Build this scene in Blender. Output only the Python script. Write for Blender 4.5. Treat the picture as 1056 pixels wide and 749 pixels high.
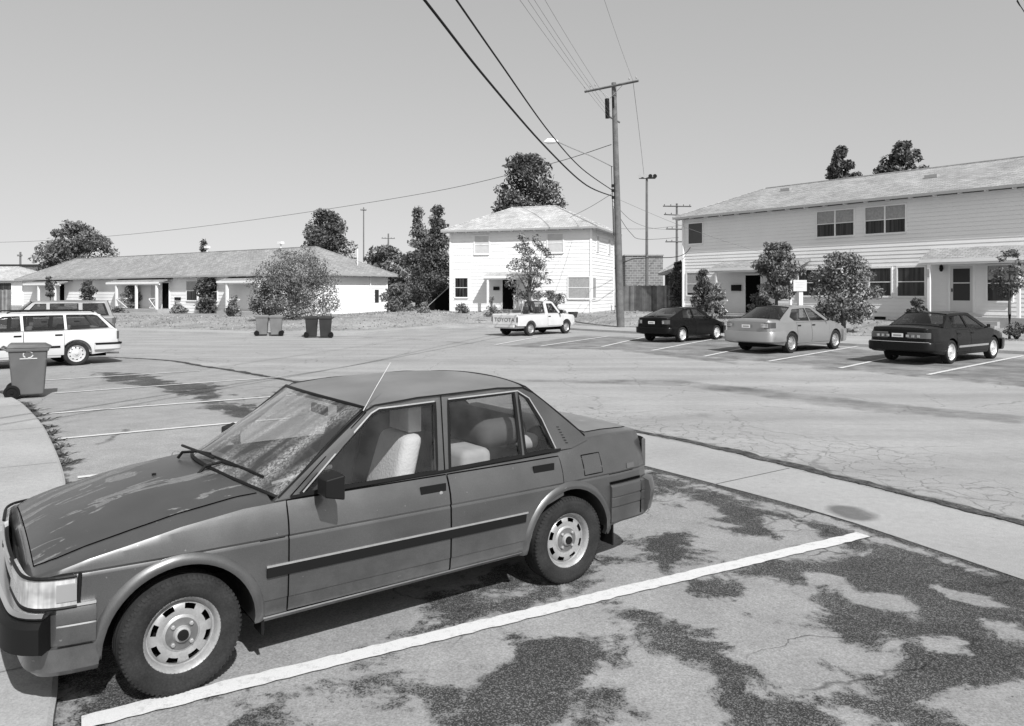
import bpy, bmesh, math, random
import numpy as np
from mathutils import Vector, Matrix
from mathutils.geometry import tessellate_polygon
from mathutils.noise import noise as mnoise
R = math.radians
random.seed(7)
rng = np.random.default_rng(11)
scene = bpy.context.scene
COL = scene.collection
for o in list(bpy.data.objects): bpy.data.objects.remove(o)

# ------------------------------------------------------------------ camera, world, sun, exposure
CAM_H = 1.95; FPX = 792.0; HZ = 301.0
cd = bpy.data.cameras.new('camera'); cam = bpy.data.objects.new('camera', cd); COL.objects.link(cam)
cam.location = (0, 0, CAM_H); cam.rotation_euler = (R(90), 0, 0)
cd.sensor_width = 36; cd.lens = 27.0; cd.shift_y = -73.5/1056.0; cd.clip_end = 3000; cd.clip_start = .05
scene.camera = cam
SUN_AZ = 24.5; SUN_EL = 45.0       # sun stands behind the camera, to its right
w = bpy.data.worlds.new('World'); scene.world = w; w.use_nodes = True
nt = w.node_tree; bg = nt.nodes['Background']
sky = nt.nodes.new('ShaderNodeTexSky'); sky.sky_type = 'NISHITA'; sky.sun_disc = False
sky.sun_elevation = R(SUN_EL); sky.sun_rotation = R(180-SUN_AZ)
sky.air_density = 1.0; sky.dust_density = 1.2; sky.ozone_density = 1.0
tcw = nt.nodes.new('ShaderNodeTexCoord'); mpw = nt.nodes.new('ShaderNodeMapping')   # lifts the looked-up sky a little off its dull horizon band
mpw.inputs['Scale'].default_value = (1, 1, .8); mpw.inputs['Location'].default_value = (0, 0, .16)
nt.links.new(tcw.outputs['Generated'], mpw.inputs['Vector']); nt.links.new(mpw.outputs[0], sky.inputs[0])
bw = nt.nodes.new('ShaderNodeRGBToBW')
nt.links.new(sky.outputs[0], bw.inputs[0]); pw = nt.nodes.new('ShaderNodeMath'); pw.operation = 'POWER'; pw.inputs[1].default_value = .58
ml = nt.nodes.new('ShaderNodeMath'); ml.operation = 'MULTIPLY'; ml.inputs[1].default_value = 2.0
nt.links.new(bw.outputs[0], pw.inputs[0]); nt.links.new(pw.outputs[0], ml.inputs[0]); nt.links.new(ml.outputs[0], bg.inputs[0])
bg.inputs[1].default_value = 0.14
sd = bpy.data.lights.new('sun', 'SUN'); sun = bpy.data.objects.new('sun', sd); COL.objects.link(sun)
sd.energy = 5.0; sd.angle = R(.5); sd.color = (1, 1, 1)
sdir = Vector((math.sin(R(SUN_AZ))*math.cos(R(SUN_EL)), -math.cos(R(SUN_AZ))*math.cos(R(SUN_EL)), math.sin(R(SUN_EL))))
sun.rotation_euler = sdir.to_track_quat('Z', 'Y').to_euler(); sun.location = (10, -20, 30)
scene.view_settings.view_transform = 'Standard'; scene.view_settings.look = 'None'
scene.view_settings.exposure = 0.22; scene.view_settings.gamma = 1.0
scene.render.engine = 'CYCLES'
scene.cycles.max_bounces = 8

# ------------------------------------------------------------------ helpers
def G(px, py, z=0.0):
    Y = FPX*(CAM_H-z)/(py-HZ); return ((px-528)*Y/FPX, Y)
def at(px, Y): return (px-528)*Y/FPX
def zat(py, Y): return CAM_H-(py-HZ)*Y/FPX

MATS = {}
def mat(name, g, rough=.6, metal=0., var=0., vs=5., bump=0., bs=30., spec=.5, alpha=1., coat=0., fine=0., fs=200.):
    """grey procedural material: base value g, large variation var, fine grain"""
    if name in MATS: return MATS[name]
    m = bpy.data.materials.new(name); m.use_nodes = True; t = m.node_tree
    b = t.nodes['Principled BSDF']
    b.inputs['Roughness'].default_value = rough; b.inputs['Metallic'].default_value = metal
    b.inputs['Specular IOR Level'].default_value = spec
    b.inputs['Coat Weight'].default_value = coat; b.inputs['Coat Roughness'].default_value = .08
    b.inputs['Base Color'].default_value = (g, g, g, 1)
    tc = t.nodes.new('ShaderNodeTexCoord')
    last = None
    if var or fine:
        n = t.nodes.new('ShaderNodeTexNoise'); n.inputs['Scale'].default_value = vs; n.inputs['Detail'].default_value = 6
        t.links.new(tc.outputs['Object'], n.inputs['Vector'])
        mr = t.nodes.new('ShaderNodeMapRange'); mr.inputs[1].default_value = .25; mr.inputs[2].default_value = .75
        mr.inputs[3].default_value = g*(1-var); mr.inputs[4].default_value = g*(1+var)
        t.links.new(n.outputs[0], mr.inputs[0]); last = mr.outputs[0]
        if fine:
            n2 = t.nodes.new('ShaderNodeTexNoise'); n2.inputs['Scale'].default_value = fs; n2.inputs['Detail'].default_value = 2
            t.links.new(tc.outputs['Object'], n2.inputs['Vector'])
            m2 = t.nodes.new('ShaderNodeMapRange'); m2.inputs[1].default_value = .3; m2.inputs[2].default_value = .7
            m2.inputs[3].default_value = 1-fine; m2.inputs[4].default_value = 1+fine
            t.links.new(n2.outputs[0], m2.inputs[0])
            mu = t.nodes.new('ShaderNodeMath'); mu.operation = 'MULTIPLY'
            t.links.new(last, mu.inputs[0]); t.links.new(m2.outputs[0], mu.inputs[1]); last = mu.outputs[0]
        t.links.new(last, b.inputs['Base Color'])
    if bump:
        n3 = t.nodes.new('ShaderNodeTexNoise'); n3.inputs['Scale'].default_value = bs; n3.inputs['Detail'].default_value = 5
        t.links.new(tc.outputs['Object'], n3.inputs['Vector'])
        bp = t.nodes.new('ShaderNodeBump'); bp.inputs['Strength'].default_value = bump; bp.inputs['Distance'].default_value = .02
        t.links.new(n3.outputs[0], bp.inputs['Height']); t.links.new(bp.outputs[0], b.inputs['Normal'])
    MATS[name] = m
    return m

def node_mat(name):
    m = bpy.data.materials.new(name); m.use_nodes = True
    return m, m.node_tree, m.node_tree.nodes['Principled BSDF']
class N:
    """tiny node-building helper"""
    def __init__(s, t): s.t = t; s.tc = t.nodes.new('ShaderNodeTexCoord').outputs['Object']
    def noise(s, scale, detail=4, vec=None, rough=.5, dist=0):
        n = s.t.nodes.new('ShaderNodeTexNoise'); n.inputs['Scale'].default_value = scale; n.inputs['Detail'].default_value = detail
        n.inputs['Roughness'].default_value = rough; n.inputs['Distortion'].default_value = dist
        s.t.links.new(vec or s.tc, n.inputs['Vector']); return n.outputs[0]
    def vor(s, scale, feature='F1', vec=None):
        n = s.t.nodes.new('ShaderNodeTexVoronoi'); n.feature = feature; n.inputs['Scale'].default_value = scale
        s.t.links.new(vec or s.tc, n.inputs['Vector']); return n.outputs['Distance']
    def math(s, op, a, b=None, c=None, clamp=False):
        n = s.t.nodes.new('ShaderNodeMath'); n.operation = op; n.use_clamp = clamp
        for i, v in enumerate((a, b, c)):
            if v is None: continue
            if isinstance(v, (int, float)): n.inputs[i].default_value = v
            else: s.t.links.new(v, n.inputs[i])
        return n.outputs[0]
    def rng(s, v, a, b, c, d):
        n = s.t.nodes.new('ShaderNodeMapRange'); n.interpolation_type = 'LINEAR'
        for i, q in enumerate((a, b, c, d)): n.inputs[i+1].default_value = q
        s.t.links.new(v, n.inputs[0]); return n.outputs[0]
    def mix(s, f, a, b):
        # float mix a*(1-f)+b*f
        n = s.t.nodes.new('ShaderNodeMix'); n.data_type = 'FLOAT'
        for i, v in ((0, f), (2, a), (3, b)):
            if isinstance(v, (int, float)): n.inputs[i].default_value = v
            else: s.t.links.new(v, n.inputs[i])
        return n.outputs[0]
    def attr(s, name):
        n = s.t.nodes.new('ShaderNodeAttribute'); n.attribute_name = name; return n.outputs['Fac']
    def mapping(s, scale, rot=(0, 0, 0), loc=(0, 0, 0), vec=None):
        n = s.t.nodes.new('ShaderNodeMapping'); n.inputs['Scale'].default_value = scale
        n.inputs['Rotation'].default_value = rot; n.inputs['Location'].default_value = loc
        s.t.links.new(vec or s.tc, n.inputs['Vector']); return n.outputs[0]
    def bump(s, h, strength, dist, bsdf):
        n = s.t.nodes.new('ShaderNodeBump'); n.inputs['Strength'].default_value = strength; n.inputs['Distance'].default_value = dist
        s.t.links.new(h, n.inputs['Height']); s.t.links.new(n.outputs[0], bsdf.inputs['Normal'])
    def link(s, a, b): s.t.links.new(a, b)

def mesh_obj(name, verts, faces, m, parent=None, smooth=None, mats=None, fmat=None):
    me = bpy.data.meshes.new(name); me.from_pydata([tuple(v) for v in verts], [], faces); me.update()
    if mats:
        for q in mats: me.materials.append(q)
        if fmat: me.polygons.foreach_set('material_index', fmat)
    else: me.materials.append(m)
    o = bpy.data.objects.new(name, me); COL.objects.link(o)
    if parent: o.parent = parent
    if smooth is not None:
        me.shade_smooth(); me.set_sharp_from_angle(angle=R(smooth))
    return o
def shaded_laps(o):
    """shadow lines painted onto the undersides of the board laps"""
    me = o.data; me.materials.append(mat('lap_shade', .24, .95, spec=.1))  # darker colour stands in for the shade under each lap
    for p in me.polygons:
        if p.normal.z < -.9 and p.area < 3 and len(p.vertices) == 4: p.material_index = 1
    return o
class MB:
    """collects simple shapes into one mesh"""
    def __init__(s): s.v = []; s.f = []
    def add(s, v, f):
        k = len(s.v); s.v += [tuple(p) for p in v]; s.f += [tuple(i+k for i in q) for q in f]; return s
    def box(s, x0, y0, z0, x1, y1, z1, rot=0, piv=None):
        v = [(x, y, z) for z in (z0, z1) for (x, y) in ((x0, y0), (x1, y0), (x1, y1), (x0, y1))]
        if rot:
            px, py = piv or ((x0+x1)/2, (y0+y1)/2); c, q = math.cos(rot), math.sin(rot)
            v = [(px+(x-px)*c-(y-py)*q, py+(x-px)*q+(y-py)*c, z) for x, y, z in v]
        return s.add(v, [(3, 2, 1, 0), (4, 5, 6, 7), (0, 1, 5, 4), (1, 2, 6, 5), (2, 3, 7, 6), (3, 0, 4, 7)])
    def tube(s, pts, r, n=8, caps=True):
        pts = [Vector(p) for p in pts]; rs = r if isinstance(r, (list, tuple)) else [r]*len(pts)
        rings = []
        up = Vector((0, 0, 1))
        for i, p in enumerate(pts):
            d = (pts[min(i+1, len(pts)-1)]-pts[max(i-1, 0)]).normalized()
            a = d.cross(up);
            if a.length < 1e-3: a = d.cross(Vector((1, 0, 0)))
            a.normalize(); b = d.cross(a).normalized()
            rings.append([p+(a*math.cos(t)+b*math.sin(t))*rs[i] for t in [2*math.pi*j/n for j in range(n)]])
        v = [q for rg in rings for q in rg]; f = []
        for i in range(len(pts)-1):
            for j in range(n):
                f.append((i*n+j, i*n+(j+1) % n, (i+1)*n+(j+1) % n, (i+1)*n+j))
        if caps: f.append(tuple(range(n))[::-1]); f.append(tuple((len(pts)-1)*n+j for j in range(n)))
        return s.add(v, f)
    def lathe(s, prof, n=32, axis='y', org=(0, 0, 0)):
        """prof: list of (r, a) a=position along the axis"""
        v = []; f = []
        for r, a in prof:
            for j in range(n):
                t = 2*math.pi*j/n; c, q = r*math.cos(t), r*math.sin(t)
                p = (c, a, q) if axis == 'y' else (c, q, a)
                v.append((p[0]+org[0], p[1]+org[1], p[2]+org[2]))
        for i in range(len(prof)-1):
            for j in range(n): f.append((i*n+j, i*n+(j+1) % n, (i+1)*n+(j+1) % n, (i+1)*n+j))
        return s.add(v, f)
    def build(s, name, m, parent=None, smooth=None):
        return mesh_obj(name, s.v, s.f, m, parent, smooth)
def tag(o, label=None, cat=None, group=None, kind=None):
    if label: o['label'] = label
    if cat: o['category'] = cat
    if group: o['group'] = group
    if kind: o['kind'] = kind
    return o
def empty(name, loc, rz=0, label=None, cat=None, group=None):
    o = bpy.data.objects.new(name, None); COL.objects.link(o); o.location = loc; o.rotation_euler = (0, 0, rz)
    o.empty_display_size = .3
    return tag(o, label, cat, group)
def copy_tree(o, parent=None):
    c = o.copy(); COL.objects.link(c)
    if parent: c.parent = parent
    for ch in list(o.children): copy_tree(ch, c)
    return c
def bevel(o, wdt=.01, seg=2, ang=30):
    b = o.modifiers.new('bevel', 'BEVEL'); b.width = wdt; b.segments = seg; b.limit_method = 'ANGLE'; b.angle_limit = R(ang)
    return o
def lerp_list(L, x):
    """L: list of (x, v...) ascending in x"""
    if x <= L[0][0]: return L[0][1]
    for a, b in zip(L, L[1:]):
        if x <= b[0]: return a[1]+(b[1]-a[1])*(x-a[0])/(b[0]-a[0])
    return L[-1][1]
def text_mesh(name, body, size, m, parent, loc, rot, ext=.003, sx=1.0):
    c = bpy.data.curves.new(name, 'FONT'); c.body = body; c.size = size; c.extrude = ext; c.align_x = 'CENTER'; c.align_y = 'CENTER'
    t = bpy.data.objects.new(name, c); COL.objects.link(t)
    dg = bpy.context.evaluated_depsgraph_get(); me = bpy.data.meshes.new_from_object(t.evaluated_get(dg))
    bpy.data.objects.remove(t)
    me.materials.clear(); me.materials.append(m)
    o = bpy.data.objects.new(name, me); COL.objects.link(o); o.parent = parent; o.location = loc; o.rotation_euler = rot; o.scale = (sx, 1, 1)
    return o

# ------------------------------------------------------------------ ground materials
def asphalt_material(name, wear=True):
    m, t, b = node_mat(name); n = N(t)
    big = n.noise(.35, 3); mid = n.noise(3, 5); fine = n.noise(90, 3); grit = n.noise(260, 2)
    light = n.math('MULTIPLY', n.rng(big, .3, .7, .225, .275), n.rng(mid, .3, .7, .9, 1.1))
    light = n.math('MULTIPLY', light, n.rng(fine, .25, .75, .66, 1.30)); light = n.math('MULTIPLY', light, n.rng(n.noise(28, 4, rough=.6), .3, .7, .90, 1.08))
    light = n.math('MULTIPLY', light, n.rng(n.noise(60, 2), .70, .74, 1, .5))
    # hairline cracks
    wob = n.noise(2.5, 4, dist=.5)
    wv = t.nodes.new('ShaderNodeVectorMath'); wv.operation = 'ADD'
    cmb = t.nodes.new('ShaderNodeCombineXYZ'); n.link(n.math('MULTIPLY', wob, .45), cmb.inputs[0]); n.link(n.math('MULTIPLY', n.noise(3.1, 4), .45), cmb.inputs[1])
    n.link(n.tc, wv.inputs[0]); n.link(cmb.outputs[0], wv.inputs[1]); wvec = wv.outputs[0]
    ed = n.vor(.62, 'DISTANCE_TO_EDGE', wvec)
    crack = n.math('MULTIPLY', n.rng(ed, .0, .007, 1, 0), n.rng(n.noise(.8, 3), .52, .60, 0, .8))
    # old seal coat left in ragged islands
    a = n.attr('wear')
    edge = n.math('ADD', n.math('ADD', a, n.math('MULTIPLY', n.math('SUBTRACT', n.noise(2.0, 8, rough=.66, dist=.4), .5), 1.6)),
                  n.math('MULTIPLY', n.math('SUBTRACT', n.noise(16, 6, rough=.65), .5), .28))
    # the seal coat wears through to a stipple of stone tips
    stip = n.math('MULTIPLY', n.math('SUBTRACT', fine, .5), .35)
    mask = n.rng(n.math('ADD', edge, stip), .46, .57, 0, 1)
    dk = n.math('MULTIPLY', n.rng(n.noise(1.3, 4), .3, .7, .042, .078), n.rng(n.noise(140, 2), .48, .68, .55, 3.2))
    dk = n.math('MULTIPLY', dk, n.rng(n.noise(45, 4), .3, .7, .75, 1.35))
    rim = n.rng(n.math('ABSOLUTE', n.math('SUBTRACT', edge, .49)), 0, .02, .8, 1)
    col = n.math('MULTIPLY', n.mix(mask, light, dk), rim)
    col = n.math('MULTIPLY', col, n.math('SUBTRACT', 1, n.math('MULTIPLY', crack, .7)))
    # alligator cracks where the attribute says so
    c2 = n.attr('gator')
    ed2 = n.vor(2.9, 'DISTANCE_TO_EDGE', wvec)
    w2 = n.math('MULTIPLY', n.rng(ed2, .0, .045, 1, 0), n.rng(n.math('ADD', c2, n.math('MULTIPLY', n.math('SUBTRACT', n.noise(1.1, 4), .5), 1.4)), .5, .7, 0, 1))
    col = n.math('MULTIPLY', col, n.math('SUBTRACT', 1, n.math('MULTIPLY', w2, .62)))
    # oil and tar darkening
    st = n.attr('stain')
    stm = n.rng(n.math('ADD', st, n.math('MULTIPLY', n.math('SUBTRACT', n.noise(1.6, 7, rough=.65), .5), 1.0)), .42, .72, 0, 1)
    col = n.math('MULTIPLY', col, n.math('SUBTRACT', 1, n.math('MULTIPLY', stm, .55)))
    n.link(col, b.inputs['Base Color'])
    b.inputs['Roughness'].default_value = .92; b.inputs['Specular IOR Level'].default_value = .25
    hgt = n.math('ADD', n.math('MULTIPLY', grit, n.mix(mask, .35, 1.2)), n.math('MULTIPLY', mask, -.25))
    hgt = n.math('SUBTRACT', hgt, n.math('MULTIPLY', n.math('ADD', crack, w2), .8))
    n.bump(hgt, .9, .008, b)
    return m
M_lot = asphalt_material('worn_asphalt')
def street_material():
    m, t, b = node_mat('street_asphalt'); n = N(t)
    # long streaks along the street direction
    sv = n.mapping((.12, 1.1, 1), rot=(0, 0, R(57)))
    streak = n.noise(1.0, 5, vec=sv); big = n.noise(.2, 3); fine = n.noise(70, 3)
    col = n.math('MULTIPLY', n.rng(streak, .3, .7, .235, .315), n.rng(big, .3, .7, .93, 1.07))
    col = n.math('MULTIPLY', col, n.rng(fine, .25, .75, .80, 1.2)); col = n.math('MULTIPLY', col, n.rng(n.noise(9, 6, rough=.65), .3, .7, .90, 1.09)); col = n.math('MULTIPLY', col, n.rng(n.noise(1.1, 5, rough=.6), .3, .7, .93, 1.06))
    wob = n.noise(2.5, 4, dist=.5)
    cmb = t.nodes.new('ShaderNodeCombineXYZ'); n.link(n.math('MULTIPLY', wob, .45), cmb.inputs[0]); n.link(n.math('MULTIPLY', n.noise(3.1, 4), .45), cmb.inputs[1])
    wv = t.nodes.new('ShaderNodeVectorMath'); wv.operation = 'ADD'; n.link(n.tc, wv.inputs[0]); n.link(cmb.outputs[0], wv.inputs[1]); wvec = wv.outputs[0]
    c2 = n.attr('gator'); ed2 = n.vor(3.4, 'DISTANCE_TO_EDGE', wvec)
    w2 = n.math('MULTIPLY', n.rng(ed2, .0, .034, 1, 0), n.rng(n.math('ADD', c2, n.math('MULTIPLY', n.math('SUBTRACT', n.noise(.8, 4), .5), 1.3)), .5, .75, 0, 1))
    ed3 = n.vor(.55, 'DISTANCE_TO_EDGE', wvec)
    w3 = n.math('MULTIPLY', n.rng(ed3, .0, .010, 1, 0), n.rng(n.noise(.35, 3), .42, .5, 0, 1))
    col = n.math('MULTIPLY', col, n.math('SUBTRACT', 1, n.math('MULTIPLY', w2, .46)))
    col = n.math('MULTIPLY', col, n.math('SUBTRACT', 1, n.math('MULTIPLY', w3, .35)))
    st = n.attr('stain')
    stm = n.rng(n.math('ADD', st, n.math('MULTIPLY', n.math('SUBTRACT', n.noise(1.2, 7, rough=.65), .5), .8)), .42, .75, 0, 1)
    col = n.math('MULTIPLY', col, n.math('SUBTRACT', 1, n.math('MULTIPLY', stm, .6)))
    n.link(col, b.inputs['Base Color'])
    b.inputs['Roughness'].default_value = .92; b.inputs['Specular IOR Level'].default_value = .25
    n.bump(n.math('SUBTRACT', n.noise(200, 2), n.math('MULTIPLY', w2, 1.0)), .6, .006, b)
    return m
M_street = street_material()
def concrete_material(name, g, joints=None):
    m, t, b = node_mat(name); n = N(t)
    col = n.math('MULTIPLY', n.rng(n.noise(.7, 6), .3, .7, g*.86, g*1.08), n.rng(n.noise(100, 3), .25, .75, .78, 1.16)); col = n.math('MULTIPLY', col, n.rng(n.noise(14, 6, rough=.65), .3, .7, .90, 1.06))
    st = n.attr('stain')
    stm = n.rng(n.math('ADD', st, n.math('MULTIPLY', n.math('SUBTRACT', n.noise(4, 6), .5), .6)), .45, .8, 0, 1)
    col = n.math('MULTIPLY', col, n.math('SUBTRACT', 1, n.math('MULTIPLY', stm, .6)))
    spots = n.rng(n.noise(9, 3), .68, .75, 1, .75)
    col = n.math('MULTIPLY', col, spots)
    n.link(col, b.inputs['Base Color']); b.inputs['Roughness'].default_value = .9; b.inputs['Specular IOR Level'].default_value = .25
    n.bump(n.noise(150, 3), .4, .004, b)
    return m
M_conc = concrete_material('pale_concrete', .315)
M_walk = concrete_material('sidewalk_concrete', .33)
M_kerb = concrete_material('kerb_concrete', .34)
def grass_material():
    m, t, b = node_mat('dry_grass'); n = N(t)
    col = n.math('MULTIPLY', n.rng(n.noise(.5, 6), .3, .7, .21, .36), n.rng(n.noise(9, 6), .25, .75, .6, 1.35))
    col = n.math('MULTIPLY', col, n.rng(n.noise(60, 3), .25, .75, .75, 1.25))
    n.link(col, b.inputs['Base Color']); b.inputs['Roughness'].default_value = 1; b.inputs['Specular IOR Level'].default_value = .1
    n.bump(n.noise(30, 5), 1, .05, b)
    return m
M_grass = grass_material()
def paint_material(name='road_paint', g=.74, wear=.5):
    m, t, b = node_mat(name); n = N(t)
    k = n.rng(n.math('ADD', n.noise(22, 6, rough=.7), n.math('MULTIPLY', n.math('SUBTRACT', n.noise(130, 2), .5), .25)), .40-.1*(1-wear), .46, 0, 1)
    k = n.math('MULTIPLY', k, 1.0)
    col = n.math('MULTIPLY', n.mix(k, .42 if wear < .9 else .3, g), n.rng(n.noise(160, 2), .25, .75, .88, 1.08))
    n.link(col, b.inputs['Base Color']); b.inputs['Roughness'].default_value = .8
    n.bump(n.noise(200, 2), .4, .004, b)
    return m
M_paint = paint_material('road_paint', .53, .55)
M_paint_old = paint_material('old_road_paint', .52, 1.0)

# ------------------------------------------------------------------ ground geometry
def poly_sd(P, poly):
    """signed distance (negative inside) of Nx2 array to polygon"""
    poly = np.array(poly); n = len(poly); d = np.full(len(P), 1e9); inside = np.zeros(len(P), bool)
    for i in range(n):
        a = poly[i]; b = poly[(i+1) % n]; e = b-a; wv = P-a
        tt = np.clip((wv@e)/(e@e), 0, 1); q = wv-tt[:, None]*e
        d = np.minimum(d, np.hypot(q[:, 0], q[:, 1]))
        c = ((a[1] <= P[:, 1]) != (b[1] <= P[:, 1])) & (P[:, 0] < (b[0]-a[0])*(P[:, 1]-a[1])/((b[1]-a[1]) if b[1] != a[1] else 1e-9)+a[0])
        inside ^= c
    return np.where(inside, -d, d)
def pl_dist(P, line):
    line = np.array(line); d = np.full(len(P), 1e9)
    for a, b in zip(line, line[1:]):
        e = b-a; wv = P-a; tt = np.clip((wv@e)/(e@e), 0, 1); q = wv-tt[:, None]*e
        d = np.minimum(d, np.hypot(q[:, 0], q[:, 1]))
    return d
def in_poly(P, poly): return poly_sd(P, poly) < 0
def smooth_line(pts, step=.5):
    """Catmull-Rom through the points"""
    pts = [Vector(p) for p in pts]; out = []
    for i in range(len(pts)-1):
        p0 = pts[max(i-1, 0)]; p1 = pts[i]; p2 = pts[i+1]; p3 = pts[min(i+2, len(pts)-1)]
        k = max(2, int((p2-p1).length/step))
        for j in range(k):
            t = j/k
            out.append(.5*((2*p1)+(-p0+p2)*t+(2*p0-5*p1+4*p2-p3)*t*t+(-p0+3*p1-3*p2+p3)*t**3))
    out.append(pts[-1]); return [tuple(p) for p in out]

# street side edge of the gutter (seam line) and lot side edge
seam = smooth_line([(-60, 31), (-40, 28.5), (-24, 26), (-11.7, 22.7), (-7.93, 19.9), (-4.08, 16.0), (-1.0, 13.3), (1.83, 10.58), (3.39, 8.08), (4.29, 6.43), (5.6, 4.0), (7.6, 0.0), (9, -3)])
gut_in = smooth_line([(-4.5, 14.9), (-2.2, 12.9), (.35, 10.1), (1.54, 8.49), (2.61, 6.93), (3.05, 6.08), (3.45, 5.18), (4.3, 3.3), (5.9, 0), (7.4, -3)])
walk_edge = smooth_line([(1.6, -3), (0.2, -.6), (-1.2, 1.9), (-2.06, 3.45), (-2.24, 3.79), (-3.3, 5.6), (-4.49, 7.72), (-5.99, 9.96), (-7.1, 11.5), (-8.63, 13.43), (-9.62, 14.43), (-12, 16.6), (-17, 20), (-26, 24)])
far_lot = smooth_line([(-8, 33.6), (-4, 31.5), (-.5, 28), (3.7, 26.2), (7.9, 20.3), (9.5, 17.35), (12.5, 12.8), (17, 6), (20, 1)])

# plain earth under everything, out to the horizon
mesh_obj('ground', [(-1500, -60, -.03), (1500, -60, -.03), (1500, 2500, -.03), (-1500, 2500, -.03)], [(0, 1, 2, 3)], M_grass)['kind'] = 'structure'

def grid_sheet(name, x0, x1, y0, y1, step, z, m, attrs, keep=None):
    xs = np.arange(x0, x1+step/2, step); ys = np.arange(y0, y1+step/2, step)
    XX, YY = np.meshgrid(xs, ys); P = np.stack([XX.ravel(), YY.ravel()], 1)
    nx = len(xs); ny = len(ys)
    i = np.arange(ny-1)[:, None]*nx+np.arange(nx-1)[None, :]; q = np.stack([i, i+1, i+nx+1, i+nx], -1).reshape(-1, 4)
    if keep is not None:
        kv = keep(P); q = q[kv[q].all(1)]
    used = np.unique(q); remap = np.full(len(P), -1); remap[used] = np.arange(len(used)); P2 = P[used]; q = remap[q]
    me = bpy.data.meshes.new(name); me.vertices.add(len(P2)); co = np.zeros((len(P2), 3)); co[:, :2] = P2; co[:, 2] = z
    me.vertices.foreach_set('co', co.ravel()); me.loops.add(q.size); me.loops.foreach_set('vertex_index', q.ravel().astype(np.int32))
    me.polygons.add(len(q)); me.polygons.foreach_set('loop_start', np.arange(0, q.size, 4, dtype=np.int32))
    me.update(calc_edges=True); me.validate()
    for an, fn in attrs.items():
        a = me.attributes.new(an, 'FLOAT', 'POINT'); a.data.foreach_set('value', fn(P2).astype(np.float32))
    me.materials.append(m); o = bpy.data.objects.new(name, me); COL.objects.link(o); o['kind'] = 'structure'
    return o
def GP(lst): return [G(*p) for p in lst]
dark_polys = [GP(p) for p in [
    [(455, 613), (520, 583), (575, 602), (606, 612), (580, 618), (545, 608), (510, 626), (478, 634), (452, 628)],
    [(405, 657), (470, 637), (560, 603), (640, 575), (652, 582), (560, 617), (470, 645), (405, 664)],
    [(525, 655), (565, 658), (600, 650), (625, 675), (640, 690), (598, 700), (588, 735), (545, 752), (480, 750), (472, 722), (440, 735), (395, 738), (395, 700), (440, 690), (475, 707), (500, 690), (478, 682), (520, 680)],
    [(618, 618), (650, 628), (700, 650), (740, 676), (735, 700), (700, 690), (650, 672), (640, 660), (690, 655), (650, 640)],
    [(655, 560), (690, 552), (735, 575), (700, 592), (672, 596), (680, 580)],
    [(868, 552), (900, 560), (960, 573), (1060, 603), (1080, 690), (1056, 705), (1000, 712), (940, 722), (905, 700), (880, 672), (845, 655), (830, 640), (848, 610), (790, 600), (760, 590), (800, 583), (850, 575)],
    [(1056, 600), (1200, 650), (1200, 760), (1090, 700)],
    [(664, 486), (700, 495), (760, 515), (830, 534), (890, 553), (862, 560), (810, 548), (780, 556), (740, 530), (690, 515), (668, 503)],
    [(720, 660), (745, 665), (800, 720), (850, 735), (860, 749), (800, 760), (740, 749), (735, 725), (715, 700)],
    [(60, 760), (61, 700), (115, 676), (200, 708), (150, 732), (90, 752)],
    [(262, 735), (280, 716), (296, 722), (290, 745), (268, 748)],
    [(330, 735), (352, 715), (400, 695), (420, 738), (360, 745)],
    [(97, 384), (150, 386), (180, 396), (225, 396), (228, 412), (206, 412), (165, 402), (110, 393)],
    [(200, 406), (235, 416), (262, 418), (272, 432), (245, 430), (212, 420)],
    [(1010, 640), (1100, 620), (1150, 680), (1060, 700)],
    [(850, 578), (940, 572), (1060, 600), (1070, 650), (990, 668), (900, 655), (862, 630), (900, 612), (850, 594)], [(925, 575), (1056, 610), (1090, 690), (1030, 712), (960, 716), (925, 690), (900, 640)], [(690, 600), (735, 590), (775, 606), (760, 622), (720, 615)], [(570, 690), (640, 700), (650, 730), (600, 748), (570, 730)], [(880, 725), (960, 735), (1000, 749), (900, 755)],
]]
light_polys = [GP(p) for p in [
    [(1025, 645), (1048, 648), (1046, 657), (1022, 655)], [(975, 610), (1020, 618), (1030, 626), (1000, 624)],
    [(826, 588), (868, 598), (872, 608), (838, 602)], [(820, 648), (856, 655), (854, 668), (828, 664)],
    [(842, 668), (905, 682), (915, 695), (860, 690)], [(960, 660), (990, 664), (985, 672), (962, 668)],
    [(795, 534), (840, 545), (835, 558), (800, 552)], [(880, 615), (935, 618), (930, 626), (885, 622)]]]
def wear_fn(P):
    a = np.full(len(P), .17)*np.clip((P[:, 0]+3.2)/1.5, 0, 1)*np.clip((11-P[:, 1])/2, 0, 1)
    for q in dark_polys: a = np.maximum(a, np.clip(.5-poly_sd(P, q)/.95, 0, .72))
    for q in light_polys:
        a = np.minimum(a, np.clip(.36+poly_sd(P, q)/.35, 0.05, 1))
    dd = pl_dist(P, gut_in)
    a = np.maximum(a, np.where(P[:, 1] < 15, np.clip(.80-dd*2.6, 0, 1), 0))
    a = np.maximum(a, np.clip(.62-pl_dist(P, walk_edge)*1.6, 0, 1))
    return a
def gator_fn(P):
    return np.clip(.75-pl_dist(P, gut_in)/4.0, 0, .55)
def stain_lot(P):
    a = np.clip(.62-pl_dist(P, seam)*1.7, 0, 1)
    return np.where(P[:, 1] > 12, a, 0)
lot_poly = [p for p in seam if -30 < p[0] and p[1] > -2.5][::-1]
lot_outline = [p for p in walk_edge] + [(-30, 25.4)] + [p for p in seam if p[0] > -30]
cover = np.array(lot_outline)
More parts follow.
